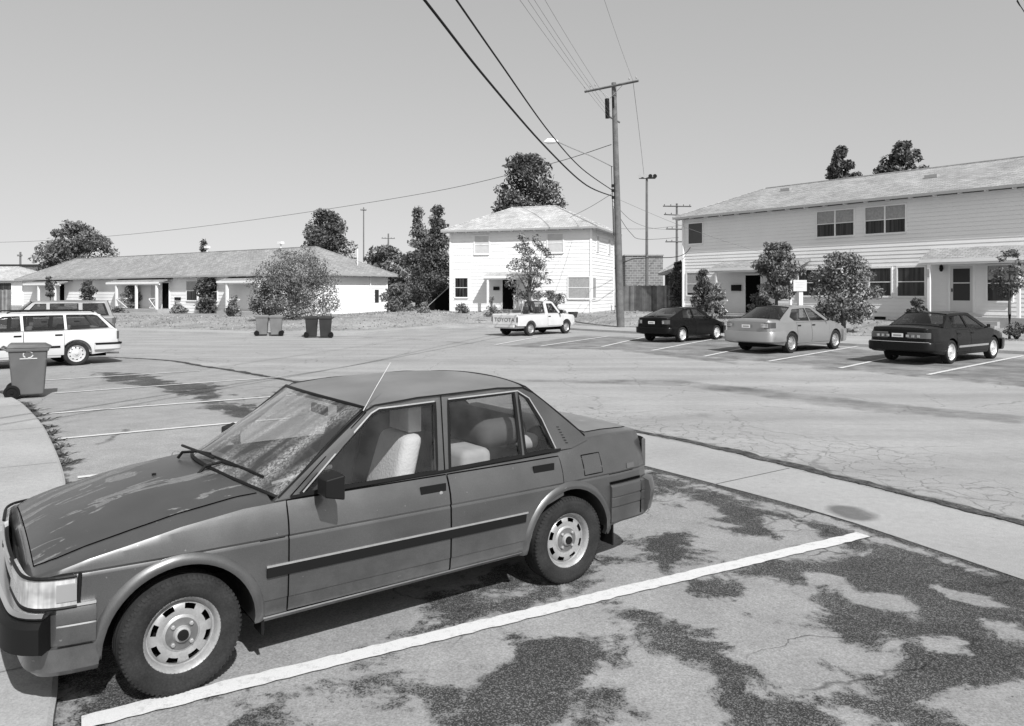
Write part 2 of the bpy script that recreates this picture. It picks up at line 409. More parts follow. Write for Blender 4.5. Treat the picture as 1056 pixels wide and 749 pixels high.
# near part of the parking area: a fine sheet, carries the worn seal coat
grid_sheet('parking_lot', -8, 8, -2, 15, .05, .004, M_lot, dict(wear=wear_fn, gator=gator_fn, stain=stain_lot),
           keep=lambda P: in_poly(P, cover) | (pl_dist(P, walk_edge) < .3))
grid_sheet('parking_lot_far', -34, 2, 15, 27, .1, .004, M_lot, dict(wear=wear_fn, gator=gator_fn, stain=stain_lot),
           keep=lambda P: in_poly(P, cover))
grid_sheet('parking_lot_side', -16, -8, 9, 15, .1, .004, M_lot, dict(wear=wear_fn, gator=gator_fn, stain=stain_lot),
           keep=lambda P: in_poly(P, cover) | (pl_dist(P, walk_edge) < .3))
# the street and the lots beyond
dk_street = [GP([(500, 392), (700, 398), (900, 425), (1056, 437), (1056, 430), (880, 412), (700, 392)]),
             GP([(840, 381), (961, 388), (1056, 398), (1056, 395), (961, 384), (840, 378)]), GP([(640, 358), (760, 372), (760, 376), (640, 362)]),
             GP([(520, 358), (660, 362), (840, 378), (961, 389), (1080, 400), (1080, 372), (960, 366), (860, 358), (740, 350), (600, 346)]), GP([(700, 424), (735, 427), (738, 433), (706, 430)]), GP([(935, 418), (965, 420), (962, 424), (936, 422)])]
def street_gator(P): return np.clip(1.0-pl_dist(P, seam)/4.2, 0, .80)*np.clip((P[:, 0]+4)/5, 0, 1)
def street_stain(P):
    a = np.clip(.95-pl_dist(P, seam)*3.0, 0, 1)
    for q in dk_street: a = np.maximum(a, np.clip(.5-poly_sd(P, q)/.9, 0, .62))
    fl = pl_dist(P, far_lot)
    a = np.maximum(a, np.clip(.72-fl*1.7, 0, 1))
    return a
grid_sheet('street', -70, 45, -8, 62, .25, 0, M_street, dict(gator=street_gator, stain=street_stain))

def strip_sheet(name, A, B, z, m, n=1, stain=None, kind='structure'):
    """sheet between two polylines with the same count"""
    v = []; f = []
    for a, b in zip(A, B):
        for j in range(n+1): t = j/n; v.append((a[0]+(b[0]-a[0])*t, a[1]+(b[1]-a[1])*t, z))
    k = n+1
    for i in range(len(A)-1):
        for j in range(n): f.append((i*k+j, (i+1)*k+j, (i+1)*k+j+1, i*k+j+1))
    o = mesh_obj(name, v, f, m); o['kind'] = kind
    if stain:
        P = np.array([p[:2] for p in v]); a = o.data.attributes.new('stain', 'FLOAT', 'POINT'); a.data.foreach_set('value', stain(P).astype(np.float32))
    return o
def resample(L, n):
    L = np.array(L); s = np.concatenate([[0], np.cumsum(np.hypot(*np.diff(L, axis=0).T))]); t = np.linspace(0, s[-1], n)
    return np.stack([np.interp(t, s, L[:, 0]), np.interp(t, s, L[:, 1])], 1)
gs = [p for p in seam if p[0] > -4.2 and p[1] < 16.2]
g_out = resample(gs, 260); g_in = resample(gut_in, 260)
# keep a hand's width of dark seam between gutter and street
mid_out = g_out+(g_in-g_out)*.09
ov = GP([(880+28*math.cos(a_)+3*math.sin(a_), 530.5+7.5*math.sin(a_)+4*math.cos(a_)) for a_ in np.linspace(0, 6.28, 24)])
strip_sheet('gutter', mid_out, g_in, .009, M_conc, 24, stain=lambda P: np.clip(.55-poly_sd(P, ov)*4, 0, .85))
# dirt and loose aggregate caught in the seam between the gutter and the street
_s = resample([p for p in seam if p[0] > -12.5 and p[1] > -2], 420); v = []; f = []
for i, p in enumerate(_s):
    a = _s[max(i-1, 0)]; b = _s[min(i+1, len(_s)-1)]; d = (b-a)/np.hypot(*(b-a)); q = np.array((-d[1], d[0]))
    wl_ = .03+.08*abs(mnoise(Vector((i*.13, 1, 0))))+random.uniform(0, .03); wr_ = .03+.16*abs(mnoise(Vector((i*.09, 7, 0))))+random.uniform(0, .04)
    if p[1] > 14: wl_ *= .5
    v += [(*(p+q*wr_), .012), (*(p-q*wl_), .012)]
for i in range(len(_s)-1): f.append((2*i, 2*i+1, 2*i+3, 2*i+2))
o = mesh_obj('seam_dirt', v, f, mat('seam_dirt', .065, 1, var=.7, vs=7, fine=.7, fs=60, spec=.1)); o['kind'] = 'structure'
# joints across the gutter
gm = mat('joint_dark', .05, .95)
jb = MB()
for i in (40, 78, 116, 152, 178, 197, 216, 240):
    a = mid_out[i]; b = g_in[i]; d = (b-a)/np.hypot(*(b-a)); q = np.array((-d[1], d[0]))*.006
    jb.add([(*(a-q), .0115), (*(b-q), .0115), (*(b+q), .0115), (*(a+q), .0115)], [(0, 1, 2, 3)])
o = jb.build('gutter_joint', gm); o['kind'] = 'structure'

# near sidewalk on the left
we = [p for p in walk_edge]
v = []; f = []
for p in we: v += [(p[0], p[1], -.02), (p[0], p[1], .045), (p[0]-.02, p[1]-.01, .055)]
nb = len(v)
for i in range(len(we)-1):
    f += [(3*i, 3*i+1, 3*i+4, 3*i+3), (3*i+1, 3*i+2, 3*i+5, 3*i+4)]
for p in we: v.append((p[0]-.02-14, p[1]-.01-10, .055))
for i in range(len(we)-1): f.append((3*i+2, nb+i, nb+i+1, 3*i+5))
o = mesh_obj('sidewalk', v, f, M_walk); o['kind'] = 'structure'
jb = MB()
ws = resample(we, 16)
for i in range(1, 15):
    a = ws[i]; d = np.array((-.86, -.5)); q = np.array((.5, -.86))*.005
    a = a+d*.03; b = a+d*9
    jb.add([(*(a-q), .0585), (*(b-q), .0585), (*(b+q), .0585), (*(a+q), .0585)], [(0, 1, 2, 3)])
for off in (1.5, 3.2):
    L = [(p[0]-.86*off, p[1]-.5*off) for p in we]
    for a, b in zip(L, L[1:]):
        a = np.array(a); b = np.array(b); q = b-a; q = np.array((-q[1], q[0]))/np.hypot(*q)*.005
        jb.add([(*(a-q), .0590), (*(b-q), .0590), (*(b+q), .0590), (*(a+q), .0590)], [(0, 1, 2, 3)])
o = jb.build('sidewalk_joint', mat('joint_grey', .2, .95)); o['kind'] = 'structure'

# painted bay lines
def paint_line(p0, p1, wdt, m, taper=0):
    a = np.array(G(*p0)); b = np.array(G(*p1)); L = np.hypot(*(b-a)); d = (b-a)/L; q = np.array((-d[1], d[0]))
    n = max(4, int(L/.06)); v = []; f = []
    for i in range(n+1):
        c = a+(b-a)*i/n
        bow = .02*math.sin(math.pi*i/n) if L > 1 else 0
        e1 = wdt/2+random.uniform(-.008, .008); e2 = wdt/2+random.uniform(-.008, .008)
        c = c+q*bow
        v += [(*(c+q*e1), .014), (*(c-q*e2), .014)]
    for i in range(n): f.append((2*i, 2*i+1, 2*i+3, 2*i+2))
    o = mesh_obj('parking_line', v, f, m); o['kind'] = 'structure'; return o
paint_line((84, 748), (891, 553), .125, M_paint)
for p0, p1, wd in [((80, 493.5), (260, 474), .10), ((57, 453.8), (300, 432), .10), ((41, 428), (306, 408), .10), ((56, 406.3), (290, 389.5), .09), ((45, 392.9), (206, 383), .09)]:
    paint_line(p0, p1, wd, M_paint)
for p0, p1 in [((957, 387), (1056, 367.3)), ((866, 380.3), (958, 361)), ((792, 373.2), (889, 356.9)), ((726, 368), (800, 353)), ((672, 362), (745, 348.5)), ((620.7, 358), (672, 346.5)), ((557, 357.5), (628, 347)), ((511, 356), (555, 348))]:
    paint_line(p0, p1, .12, M_paint)

# far sidewalk, kerb and raised lawns
CX, CY = 0., 5.
K = smooth_line([(-70, 56), (-30, 41), (-17.2, 36.5), (-11.5, 34.3), (-8, 33.8), (-5.8, 36.8), (-3, 41.3), (1, 41.3), (4, 37.8), (8, 33), (12.2, 27.3), (15.6, 24.2), (22, 16), (35, 0)], 1)
Lw = smooth_line([(-70, 58.5), (-30, 43), (-17.2, 38.3), (-11.5, 36.1), (-7.6, 36.2), (-6, 38.8), (-3.2, 43.2), (1.5, 43.4), (5.5, 40.5), (9, 36.8), (14, 32.5), (19, 28.6), (28, 21), (42, 8)], 1)
NK = 240
Kr = resample(K, NK); Lr = resample(Lw, NK)
v = []; f = []
for a, b in zip(Kr, Lr): v += [(*a, -.02), (*a, .10), (*(a+(b-a)*.06), .11), (*b, .11)]
for i in range(NK-1):
    for j in range(3): f.append((4*i+j, 4*i+j+1, 4*i+5+j, 4*i+4+j))
o = mesh_obj('sidewalk_far', v, f, M_walk); o['kind'] = 'structure'
_ang = np.array([math.atan2(p[0]-CX, p[1]-CY) for p in Lr]); _rad = np.hypot(Lr[:, 0]-CX, Lr[:, 1]-CY)
def zmax(X): return lerp_list([(-14, .20), (-7, .50), (10, .50), (16, .45)], X)
def ground_z(X, Y):
    a = math.atan2(X-CX, Y-CY); r = math.hypot(X-CX, Y-CY); rl = float(np.interp(a, _ang, _rad)); d = r-rl
    if d < 0: return .1
    s = min(1, d/7); s = s*s*(3-2*s); return .14+zmax(X)*s+min(d, 300)*.0
offs = [0, .001, .25, .6, 1, 1.6, 2.4, 3.2, 4, 5, 6, 7, 9, 12, 18, 30, 60, 200, 1200]
v = []; f = []
for p in Lr:
    dx, dy = p[0]-CX, p[1]-CY; r = math.hypot(dx, dy); dx /= r; dy /= r
    for j, of in enumerate(offs):
        X, Y = p[0]+dx*of, p[1]+dy*of
        z = .0 if j == 0 else ground_z(X, Y)+.012*mnoise(Vector((X*.7, Y*.7, 0)))
        v.append((X, Y, z))
k = len(offs)
for i in range(NK-1):
    for j in range(k-1): f.append((i*k+j, i*k+j+1, (i+1)*k+j+1, (i+1)*k+j))
o = mesh_obj('lawn', v, f, M_grass); o['kind'] = 'structure'; o.data.shade_smooth(); o.data.set_sharp_from_angle(angle=R(30))

# ------------------------------------------------------------------ vehicles
def paint_mat(name, g, metal=.3, rough=.35, coat=.6, dust=.15, sheen_var=.06):
    m, t, b = node_mat(name); n = N(t)
    d = n.rng(n.noise(3, 6), .35, .75, 0, dust)
    col = n.math('MULTIPLY', n.mix(d, g, .35), n.rng(n.noise(1.2, 3), .3, .7, 1-sheen_var, 1+sheen_var))
    n.link(col, b.inputs['Base Color']); b.inputs['Metallic'].default_value = metal
    n.link(n.rng(n.noise(7, 5), .3, .7, rough*.85, rough*1.2), b.inputs['Roughness'])
    b.inputs['Coat Weight'].default_value = coat; b.inputs['Coat Roughness'].default_value = .12
    return m
def glass_mat(name, tint=.55, dust=0., scale=6, streak=False):
    m = bpy.data.materials.new(name); m.use_nodes = True; t = m.node_tree; t.nodes.remove(t.nodes['Principled BSDF'])
    n = N(t); out = t.nodes['Material Output']
    tr = t.nodes.new('ShaderNodeBsdfTransparent'); tr.inputs[0].default_value = (tint, tint, tint, 1)
    gl = t.nodes.new('ShaderNodeBsdfGlossy'); gl.inputs['Roughness'].default_value = .03; gl.inputs[0].default_value = (1, 1, 1, 1)
    fr = t.nodes.new('ShaderNodeLayerWeight'); fr.inputs['Blend'].default_value = .5
    sch = n.math('ADD', n.math('MULTIPLY', n.math('POWER', fr.outputs['Facing'], 5), .9), .045)
    mx = t.nodes.new('ShaderNodeMixShader'); n.link(sch, mx.inputs[0]); n.link(tr.outputs[0], mx.inputs[1]); n.link(gl.outputs[0], mx.inputs[2])
    last = mx.outputs[0]
    if dust:
        df = t.nodes.new('ShaderNodeBsdfDiffuse'); df.inputs[0].default_value = (.55, .55, .55, 1)
        if streak:
            v1 = n.mapping((.9, 4.2, .9)); a = n.rng(n.noise(1.6, 4, vec=v1), .44, .60, 0, 1)
            a = n.math('MULTIPLY', a, n.rng(n.noise(75, 3, rough=.7), .38, .68, .15, 2.2))
            a = n.math('ADD', n.math('MULTIPLY', a, dust), .045)
        else:
            a = n.math('MULTIPLY', n.rng(n.noise(scale, 6), .4, .7, 0, 1), dust)
        m2 = t.nodes.new('ShaderNodeMixShader'); n.link(a, m2.inputs[0]); n.link(last, m2.inputs[1]); n.link(df.outputs[0], m2.inputs[2]); last = m2.outputs[0]
    n.link(last, out.inputs[0]); return m
M_glass = glass_mat('car_glass', .62); M_glass_d = glass_mat('tinted_car_glass', .42)
M_wind = glass_mat('dusty_windshield', .6, .20, streak=True); M_glass_s = glass_mat('dusty_side_glass', .93, .03)
M_rub = mat('black_rubber', .02, .8, var=.25, vs=20, spec=.12); M_blk = mat('black_plastic', .010, .5, spec=.12)
M_gap = mat('gap_black', .004, 1, spec=0)
M_chrome = mat('chrome', .75, .16, 1.0)
M_alloy = mat('dull_alloy', .48, .38, .7, var=.12, vs=30)
M_steelrim = mat('painted_steel_rim', .36, .42, .45, var=.16, vs=18, fine=.08, fs=90)
M_inner = mat('wheel_well', .012, 1, spec=0)
M_cloth = mat('pale_seat_cloth', .42, .95, var=.12, vs=6, bump=.3, bs=60); M_clothd = mat('dark_seat_cloth', .05, .95, var=.2, vs=8)
M_dash = mat('dashboard', .03, .8, spec=.15)
def lens_material():
    m, t, b = node_mat('lamp_lens'); n = N(t)
    rib = n.noise(1.0, 1, vec=n.mapping((60, 60, 2))); blk = n.noise(1.0, 2, vec=n.mapping((9, 9, 14)))
    n.link(n.math('MULTIPLY', n.rng(rib, .35, .65, .8, 1.12), n.rng(blk, .35, .65, .24, .46)), b.inputs['Base Color'])
    b.inputs['Roughness'].default_value = .12; b.inputs['Coat Weight'].default_value = .6; n.bump(rib, .3, .004, b); return m
M_lens = lens_material(); M_red = mat('tail_lens', .075, .15, coat=.8)
M_amb = mat('amber_lens', .22, .2, coat=.8); M_plate = mat('number_plate', .7, .5)

def tyre_material():
    m, t, b = node_mat('tyre_rubber'); n = N(t)
    col = n.math('MULTIPLY', n.rng(n.noise(9, 5), .3, .7, .017, .032), n.rng(n.noise(120, 3), .3, .7, .8, 1.25))
    n.link(col, b.inputs['Base Color']); b.inputs['Roughness'].default_value = .85; b.inputs['Specular IOR Level'].default_value = .15; n.bump(n.noise(160, 2), .3, .004, b); return m
M_tyre = tyre_material()

def make_wheel(root, x, y, r, wdt, side, rim=M_alloy, style='slots', rr=None, hi=False, steer=0):
    """side=+1: outer face towards +y (the car's left)"""
    rr = rr or r*.62; n = 56 if hi else 28; h = wdt/2
    wl = empty_part = None
    # rim is the part, tyre its sub-part; both are meshes around the axle at local origin
    m = MB()
    m.lathe([(rr*1.02, -h*.75), (rr*.96, -h*.6), (rr*.9, h*.2), (rr*.9, h*.45), (rr*.955, h*.72), (rr*1.01, h*.84), (rr*1.035, h*.80), (rr*1.035, h*.55)], n)
    # disc with holes
    nh = 8 if style == 'slots' else 10; seg = nh*6
    fy = h*.28
    def ring(r_, a_): return [(r_*math.cos(2*math.pi*j/seg), a_, r_*math.sin(2*math.pi*j/seg)) for j in range(seg)]
    rings = [ring(rr*.92, fy+h*.02), ring(rr*.86, fy+h*.02), ring(rr*.80, fy+h*.16), ring(rr*.66, fy+h*.24), ring(rr*.50, fy+h*.20), ring(rr*.44, fy+h*.30), ring(rr*.24, fy+h*.34), ring(rr*.20, fy+h*.52), ring(rr*.15, fy+h*.56), ring(.001, fy+h*.57)]
    vv = [p for q in rings for p in q]; ff = []
    for i in range(len(rings)-1):
        for j in range(seg):
            if i == 2 and style != 'disc' and (j % 6) in (1, 2, 3)[:3 if style == 'slots' else 2]: continue
            ff.append((i*seg+j, i*seg+(j+1) % seg, (i+1)*seg+(j+1) % seg, (i+1)*seg+j))
    m.add(vv, ff)
    if hi:
        for k in range(4):
            a = 2*math.pi*(k+.5)/4; cx, cz = rr*.34*math.cos(a), rr*.34*math.sin(a)
            m.lathe([(.011, fy+h*.33), (.011, fy+h*.46), (.007, fy+h*.5), (.0005, fy+h*.5)], 6, org=(cx, 0, cz))
    o = m.build('wheel', rim, root, 35)
    if hi: hp = MB(); hp.lathe([(rr*.43, fy+h*.295), (rr*.43, fy+h*.325), (rr*.25, fy+h*.36), (rr*.20, fy+h*.38)], 40); hp.build('hub_plate', mat('dull_hub_metal', .16, .5, .5, var=.25, vs=20), o, 35)
    t = MB()
    pr = [(rr*.99, -h*.8), (rr*1.06, -h*.93), (rr*1.2, -h*1.0), (r*.90, -h*1.0), (r*.965, -h*.92), (r*.99, -h*.75)]
    for g in (-.45, 0, .45):
        pr += [(r, h*(g-.16)), (r-.007, h*(g-.15)), (r-.007, h*(g-.09)), (r, h*(g-.08))]
    pr += [(r*.99, h*.75), (r*.965, h*.92), (r*.90, h*1.0), (r*.86, h*1.03), (r*.83, h*1.0), (rr*1.25, h*1.02), (rr*1.16, h*.98), (rr*1.06, h*.93), (rr*1.0, h*.82)]
    t.lathe(pr, 72 if hi else 32)
    if hi:  # tread blocks on the shoulder
        for k in range(72):
            a = 2*math.pi*k/72; c, s_ = math.cos(a), math.sin(a)
            def P(rad, tang, yy): return (rad*c-tang*s_, yy, rad*s_+tang*c)
            for sg in (1, -1):
                t.add([P(r*.935, -.005, sg*h*1.0), P(r*.935, .005, sg*h*1.0), P(r*1.0, .006, sg*h*.78), P(r*1.0, -.006, sg*h*.78),
                       P(r*.94, -.005, sg*h*1.0), P(r*.94, .005, sg*h*1.0), P(r*.992, .006, sg*h*.89), P(r*.992, -.006, sg*h*.89)],
                      [(4, 5, 6, 7), (0, 1, 5, 4), (1, 2, 6, 5), (2, 3, 7, 6), (3, 0, 4, 7)])
    ty = t.build('tyre', M_tyre, o, 40)
    bk = MB(); bk.lathe([(.0005, fy-h*.5), (rr*.9, fy-h*.5)], 24); bk.build('brake_drum', M_inner, o)
    cp = MB(); cp.lathe([(rr*.15, fy+h*.56), (rr*.14, fy+h*.66), (.0005, fy+h*.68)], 20); cp.build('hub_cap', M_blk if hi else rim, o)
    o.location = (x, y, r); o.rotation_euler = (0, 0, (math.pi if side < 0 else 0)+steer)
    return o

class Car:
    def __init__(s, sp, root):
        s.sp = sp; s.root = root; s.wb = sp['wb']; s.R = sp.get('arch', sp['r']+.06)
        s.cm = sp['paint']
    def W(s, x): return lerp_list(s.sp['plan'], x)
    def inset(s, z): return lerp_list(s.sp['inset'], z)
    def zt(s, x): return lerp_list(s.sp['top'], x)
    def crown(s, x): return lerp_list(s.sp['crown'], x)
    def yS(s, x, z): return s.W(x)-s.inset(z)
    def zb(s, x):
        z = lerp_list(s.sp['bot'], x)
        for xa in (0, -s.wb):
            d = abs(x-xa)
            if d < s.R: z = max(z, s.sp['r']+math.sqrt(s.R**2-d*d)*1.0)
        return z
    def body(s):
        sp = s.sp; xf, xr = sp['plan'][-1][0], sp['plan'][0][0]
        step = sp.get('step', .05); xs = list(np.arange(xr, xf, step))+[xf]
        for xa in (0, -s.wb):
            for a in np.linspace(0, math.pi, 25): xs.append(xa+s.R*math.cos(a))
            xs += [xa+s.R+.0005, xa-s.R-.0005]
        for L in (sp['plan'], sp['top'], sp['bot'], sp['crown']): xs += [p[0] for p in L]
        cf, cr = sp['cabin']
        xs += [cf, cf+.002, cr, cr-.002]
        xs = sorted(x for x in set(round(float(x), 4) for x in xs) if xr <= x <= xf)
        zr = sp['zrows']; v = []; fr = [.985, .93, .82, .65, .45, .22, 0]
        for x in xs:
            zb, zt = s.zb(x), s.zt(x); half = [(0, zb), (s.yS(x, zb)*.5, zb), (s.yS(x, zb)-.06, zb)]
            zz = [min(max(z, zb), zt-.02) for z in zr]
            half += [(s.yS(x, z), z) for z in [zb]+zz+[zt-.02]]
            ye = s.yS(x, zt-.02)
            half.append((ye-.008, zt-.006)); half.append((ye-.022, zt))
            if cr <= x <= cf:
                yi = ye-.07
                half += [(yi, zt-.005), (yi, zt-.12), (yi-.02, .55), (yi-.03, .34), (yi*.6, .33), (yi*.3, .33), (0, .33)]
            else:
                c = s.crown(x)
                for q in fr: y = (ye-.022)*q; half.append((y, zt+c*(1-q**2.4)))
            v.append(half)
        k = len(v[0]); V = []
        for x, hlf in zip(xs, v):
            lp = [(x, y, z) for y, z in hlf]+[(x, -y, z) for y, z in hlf[-2:0:-1]]
            V += lp
        kk = 2*k-2; F = []
        for i in range(len(xs)-1):
            for j in range(kk): F.append((i*kk+j, (i+1)*kk+j, (i+1)*kk+(j+1) % kk, i*kk+(j+1) % kk))
        F.append(tuple(range(kk))); F.append(tuple((len(xs)-1)*kk+j for j in range(kk))[::-1])
        bm = bmesh.new(); me = bpy.data.meshes.new('body'); me.from_pydata(V, [], F); bm.from_mesh(me)
        bmesh.ops.remove_doubles(bm, verts=bm.verts, dist=.0004); bmesh.ops.dissolve_degenerate(bm, dist=.0002, edges=bm.edges)
        bmesh.ops.recalc_face_normals(bm, faces=bm.faces)
        bm.to_mesh(me); bm.free(); me.materials.append(s.cm)
        o = bpy.data.objects.new('body', me); COL.objects.link(o); o.parent = s.root
        me.shade_smooth(); me.set_sharp_from_angle(angle=R(sp.get('sharp', 28)))
        # dark underbody between the wheels
        m = MB(); m.box(xr+.25, -.5, .2, xf-.15, .5, .45); m.build('underbody', M_inner, s.root)
        return o
    # patch that follows the side of the body
    def patch(s, name, zlist, xl, xr_, off, m, side, parent=None, n=14, th=.01):
        v = []; rows = len(zlist); f = []
        for z in zlist:
            a, b = lerp_list(xl, z), lerp_list(xr_, z)
            for j in range(n+1):
                x = a+(b-a)*j/n; v.append((x, side*(s.yS(x, z)+off), z))
        k = n+1
        for i in range(rows-1):
            for j in range(n): f.append((i*k+j, i*k+j+1, (i+1)*k+j+1, (i+1)*k+j))
        # returned edge
        loop = [j for j in range(k)]+[i*k+n for i in range(1, rows)]+[(rows-1)*k+j for j in range(n-1, -1, -1)]+[i*k for i in range(rows-2, 0, -1)]
        b0 = len(v)
        for q in loop: x, y, z = v[q]; v.append((x, y-side*th, z))
        L = len(loop)
        for i in range(L): f.append((loop[i], b0+i, b0+(i+1) % L, loop[(i+1) % L]))
        me = bpy.data.meshes.new(name); me.from_pydata(v, [], f)
        bm = bmesh.new(); bm.from_mesh(me); bmesh.ops.recalc_face_normals(bm, faces=bm.faces); bm.to_mesh(me); bm.free()
        me.materials.append(m); o = bpy.data.objects.new(name, me); COL.objects.link(o); o.parent = parent or s.root
        me.shade_smooth(); me.set_sharp_from_angle(angle=R(28))
        return o
    def ribbon(s, mb, pts, wdt, off, side, closed=False, fn=None, sub=.05):
        """thin strip of width wdt along (x,z) polyline on the side surface"""
        fn = fn or s.yS; P = []
        pp = pts+[pts[0]] if closed else pts
        for a, b in zip(pp, pp[1:]):
            k = max(1, int(math.hypot(b[0]-a[0], b[1]-a[1])/sub))
            for j in range(k): P.append((a[0]+(b[0]-a[0])*j/k, a[1]+(b[1]-a[1])*j/k))
        P.append(pp[-1]); v = []
        for i, p in enumerate(P):
            a = P[max(i-1, 0)]; b = P[min(i+1, len(P)-1)]; dx, dz = b[0]-a[0], b[1]-a[1]; L = math.hypot(dx, dz) or 1
            nx, nz = -dz/L*wdt/2, dx/L*wdt/2
            for sg in (1, -1):
                x, z = p[0]+nx*sg, p[1]+nz*sg; v.append((x, side*(fn(x, z)+off), z))
        mb.add(v, [(2*i, 2*i+1, 2*i+3, 2*i+2) for i in range(len(P)-1)])
    def sweep(s, name, path, prof, m, parent=None, closed_prof=True, smooth=35):
        """path [(x,y)] in plan, prof [(d outwards, z)]"""
        P = [Vector((a, b)) for a, b in path]; v = []; n = len(prof)
        for i, p in enumerate(P):
            d = (P[min(i+1, len(P)-1)]-P[max(i-1, 0)]).normalized(); nn = Vector((-d.y, d.x))
            for (o_, z) in prof: q = p+nn*o_; v.append((q.x, q.y, z))
        f = []
        for i in range(len(P)-1):
            for j in range(n if closed_prof else n-1): f.append((i*n+j, i*n+(j+1) % n, (i+1)*n+(j+1) % n, (i+1)*n+j))
        if closed_prof: f.append(tuple(range(n))); f.append(tuple((len(P)-1)*n+j for j in range(n)))
        me = bpy.data.meshes.new(name); me.from_pydata(v, [], f)
        bm = bmesh.new(); bm.from_mesh(me); bmesh.ops.recalc_face_normals(bm, faces=bm.faces); bm.to_mesh(me); bm.free()
        me.materials.append(m); o = bpy.data.objects.new(name, me); COL.objects.link(o); o.parent = parent or s.root
        me.shade_smooth(); me.set_sharp_from_angle(angle=R(smooth)); return o
    def end_path(s, front=True, x_in=0, off=0, z=.5, y_from=None, y_to=None):
        """plan outline round the nose (or tail) from the left side to the right side"""
        pl = s.sp['plan']; xs = sorted([p[0] for p in pl]+[x_in])
        if front:
            L = [x for x in xs if x >= x_in]
            A = [(x, s.yS(x, z)) for x in L]
        else:
            L = [x for x in xs[::-1] if x <= x_in]
            A = [(x, s.yS(x, z)) for x in L]
        xe, ye = A[-1]; bow = s.sp.get('nose_bow', .04)*(1 if front else -1)
        mid = [(xe+bow*(1-(q)**2), ye*q) for q in (.75, .5, .25, 0, -.25, -.5, -.75)]
        full = A+mid+[(x, -y) for x, y in A[::-1]]
        return smooth_line(full, s.sp.get('path_step', .06))
    # greenhouse ------------------------------------------------------
    def yG(s, x, z):
        sp = s.sp; zb = sp['belt']; base = s.W(x)-s.inset(sp['belt']-.02)-sp.get('g_in', .035)
        taper = lerp_list(sp.get('g_taper', [(-9, 0), (9, 0)]), x)
        d = max(z-zb, 0); return base-taper*d/.42-d*sp['tumble']
    def side_frame(s, side):
        sp = s.sp; outer = sp['g_outline']; holes = sp['windows']
        loops = [[Vector((x, z, 0)) for x, z in L] for L in [outer]+holes]
        flat = [p for L in loops for p in L]; tris = tessellate_polygon(loops)
        th = .03; n = len(flat)
        v = [(p.x, side*s.yG(p.x, p.y), p.y) for p in flat]+[(p.x, side*(s.yG(p.x, p.y)-th), p.y) for p in flat]
        f = [tuple(t) for t in tris]+[tuple(i+n for i in t[::-1]) for t in tris]
        k = 0
        for L in loops:
            for i in range(len(L)): a = k+i; b = k+(i+1) % len(L); f.append((a, b, b+n, a+n))
            k += len(L)
        me = bpy.data.meshes.new('pillar_frame'); me.from_pydata(v, [], f)
        bm = bmesh.new(); bm.from_mesh(me); bmesh.ops.recalc_face_normals(bm, faces=bm.faces); bm.to_mesh(me); bm.free()
        me.materials.append(sp.get('frame_mat', s.cm)); o = bpy.data.objects.new('pillar_frame', me); COL.objects.link(o); o.parent = s.root
        for h in holes:
            g = [Vector((x, z, 0)) for x, z in h]; t = tessellate_polygon([g])
            gl = mesh_obj('side_window', [(p.x, side*(s.yG(p.x, p.y)-.014), p.y) for p in g], [tuple(q) for q in t], sp.get('side_glass', M_glass), s.root)
            mb = MB(); s.ribbon(mb, h, .018, .003, side, True, fn=s.yG)
            # inner chrome / rubber line
            mb.build('window_seal', M_blk, gl)
        return o
    def roof(s):
        sp = s.sp; (xf, zf), (xr, zr) = sp['roof']; bf = sp.get('roof_bow_f', .07); br = sp.get('roof_bow_r', .05); c = sp.get('roof_crown', .045)
        nx, ny = 14, 16; v = []; f = []; prof = sp.get('roof_prof', [(0, 0), (.5, .012), (1, 0)])
        for i in range(nx+1):
            u = i/nx
            for j in range(ny+1):
                q = -1+2*j/ny
                x = (xf+bf*(1-q*q))*(1-u)+(xr-br*(1-q*q))*u
                zs = zf+(zr-zf)*u+lerp_list(prof, u); y = q*(s.yG(min(xf, max(xr, x)), zs)+.002)
                z = zs+c*(1-abs(q)**2.6)
                if abs(q) == 1: z -= .006
                v.append((x, y, z))
        k = ny+1
        for i in range(nx):
            for j in range(ny): f.append((i*k+j, i*k+j+1, (i+1)*k+j+1, (i+1)*k+j))
        nv = len(v); v += [(x, y*.985, z-.035) for x, y, z in v]
        f += [tuple(q+nv for q in r[::-1]) for r in f]
        lp = [j for j in range(k)]+[i*k+ny for i in range(1, nx+1)]+[nx*k+j for j in range(ny-1, -1, -1)]+[i*k for i in range(nx-1, 0, -1)]
        for a, b in zip(lp, lp[1:]+lp[:1]): f.append((a, b, b+nv, a+nv))
        me = bpy.data.meshes.new('roof'); me.from_pydata(v, [], f)
        bm = bmesh.new(); bm.from_mesh(me); bmesh.ops.recalc_face_normals(bm, faces=bm.faces); bm.to_mesh(me); bm.free()
        me.materials.append(sp.get('roof_mat', s.cm)); o = bpy.data.objects.new('roof', me); COL.objects.link(o); o.parent = s.root
        me.shade_smooth(); me.set_sharp_from_angle(angle=R(40)); return o
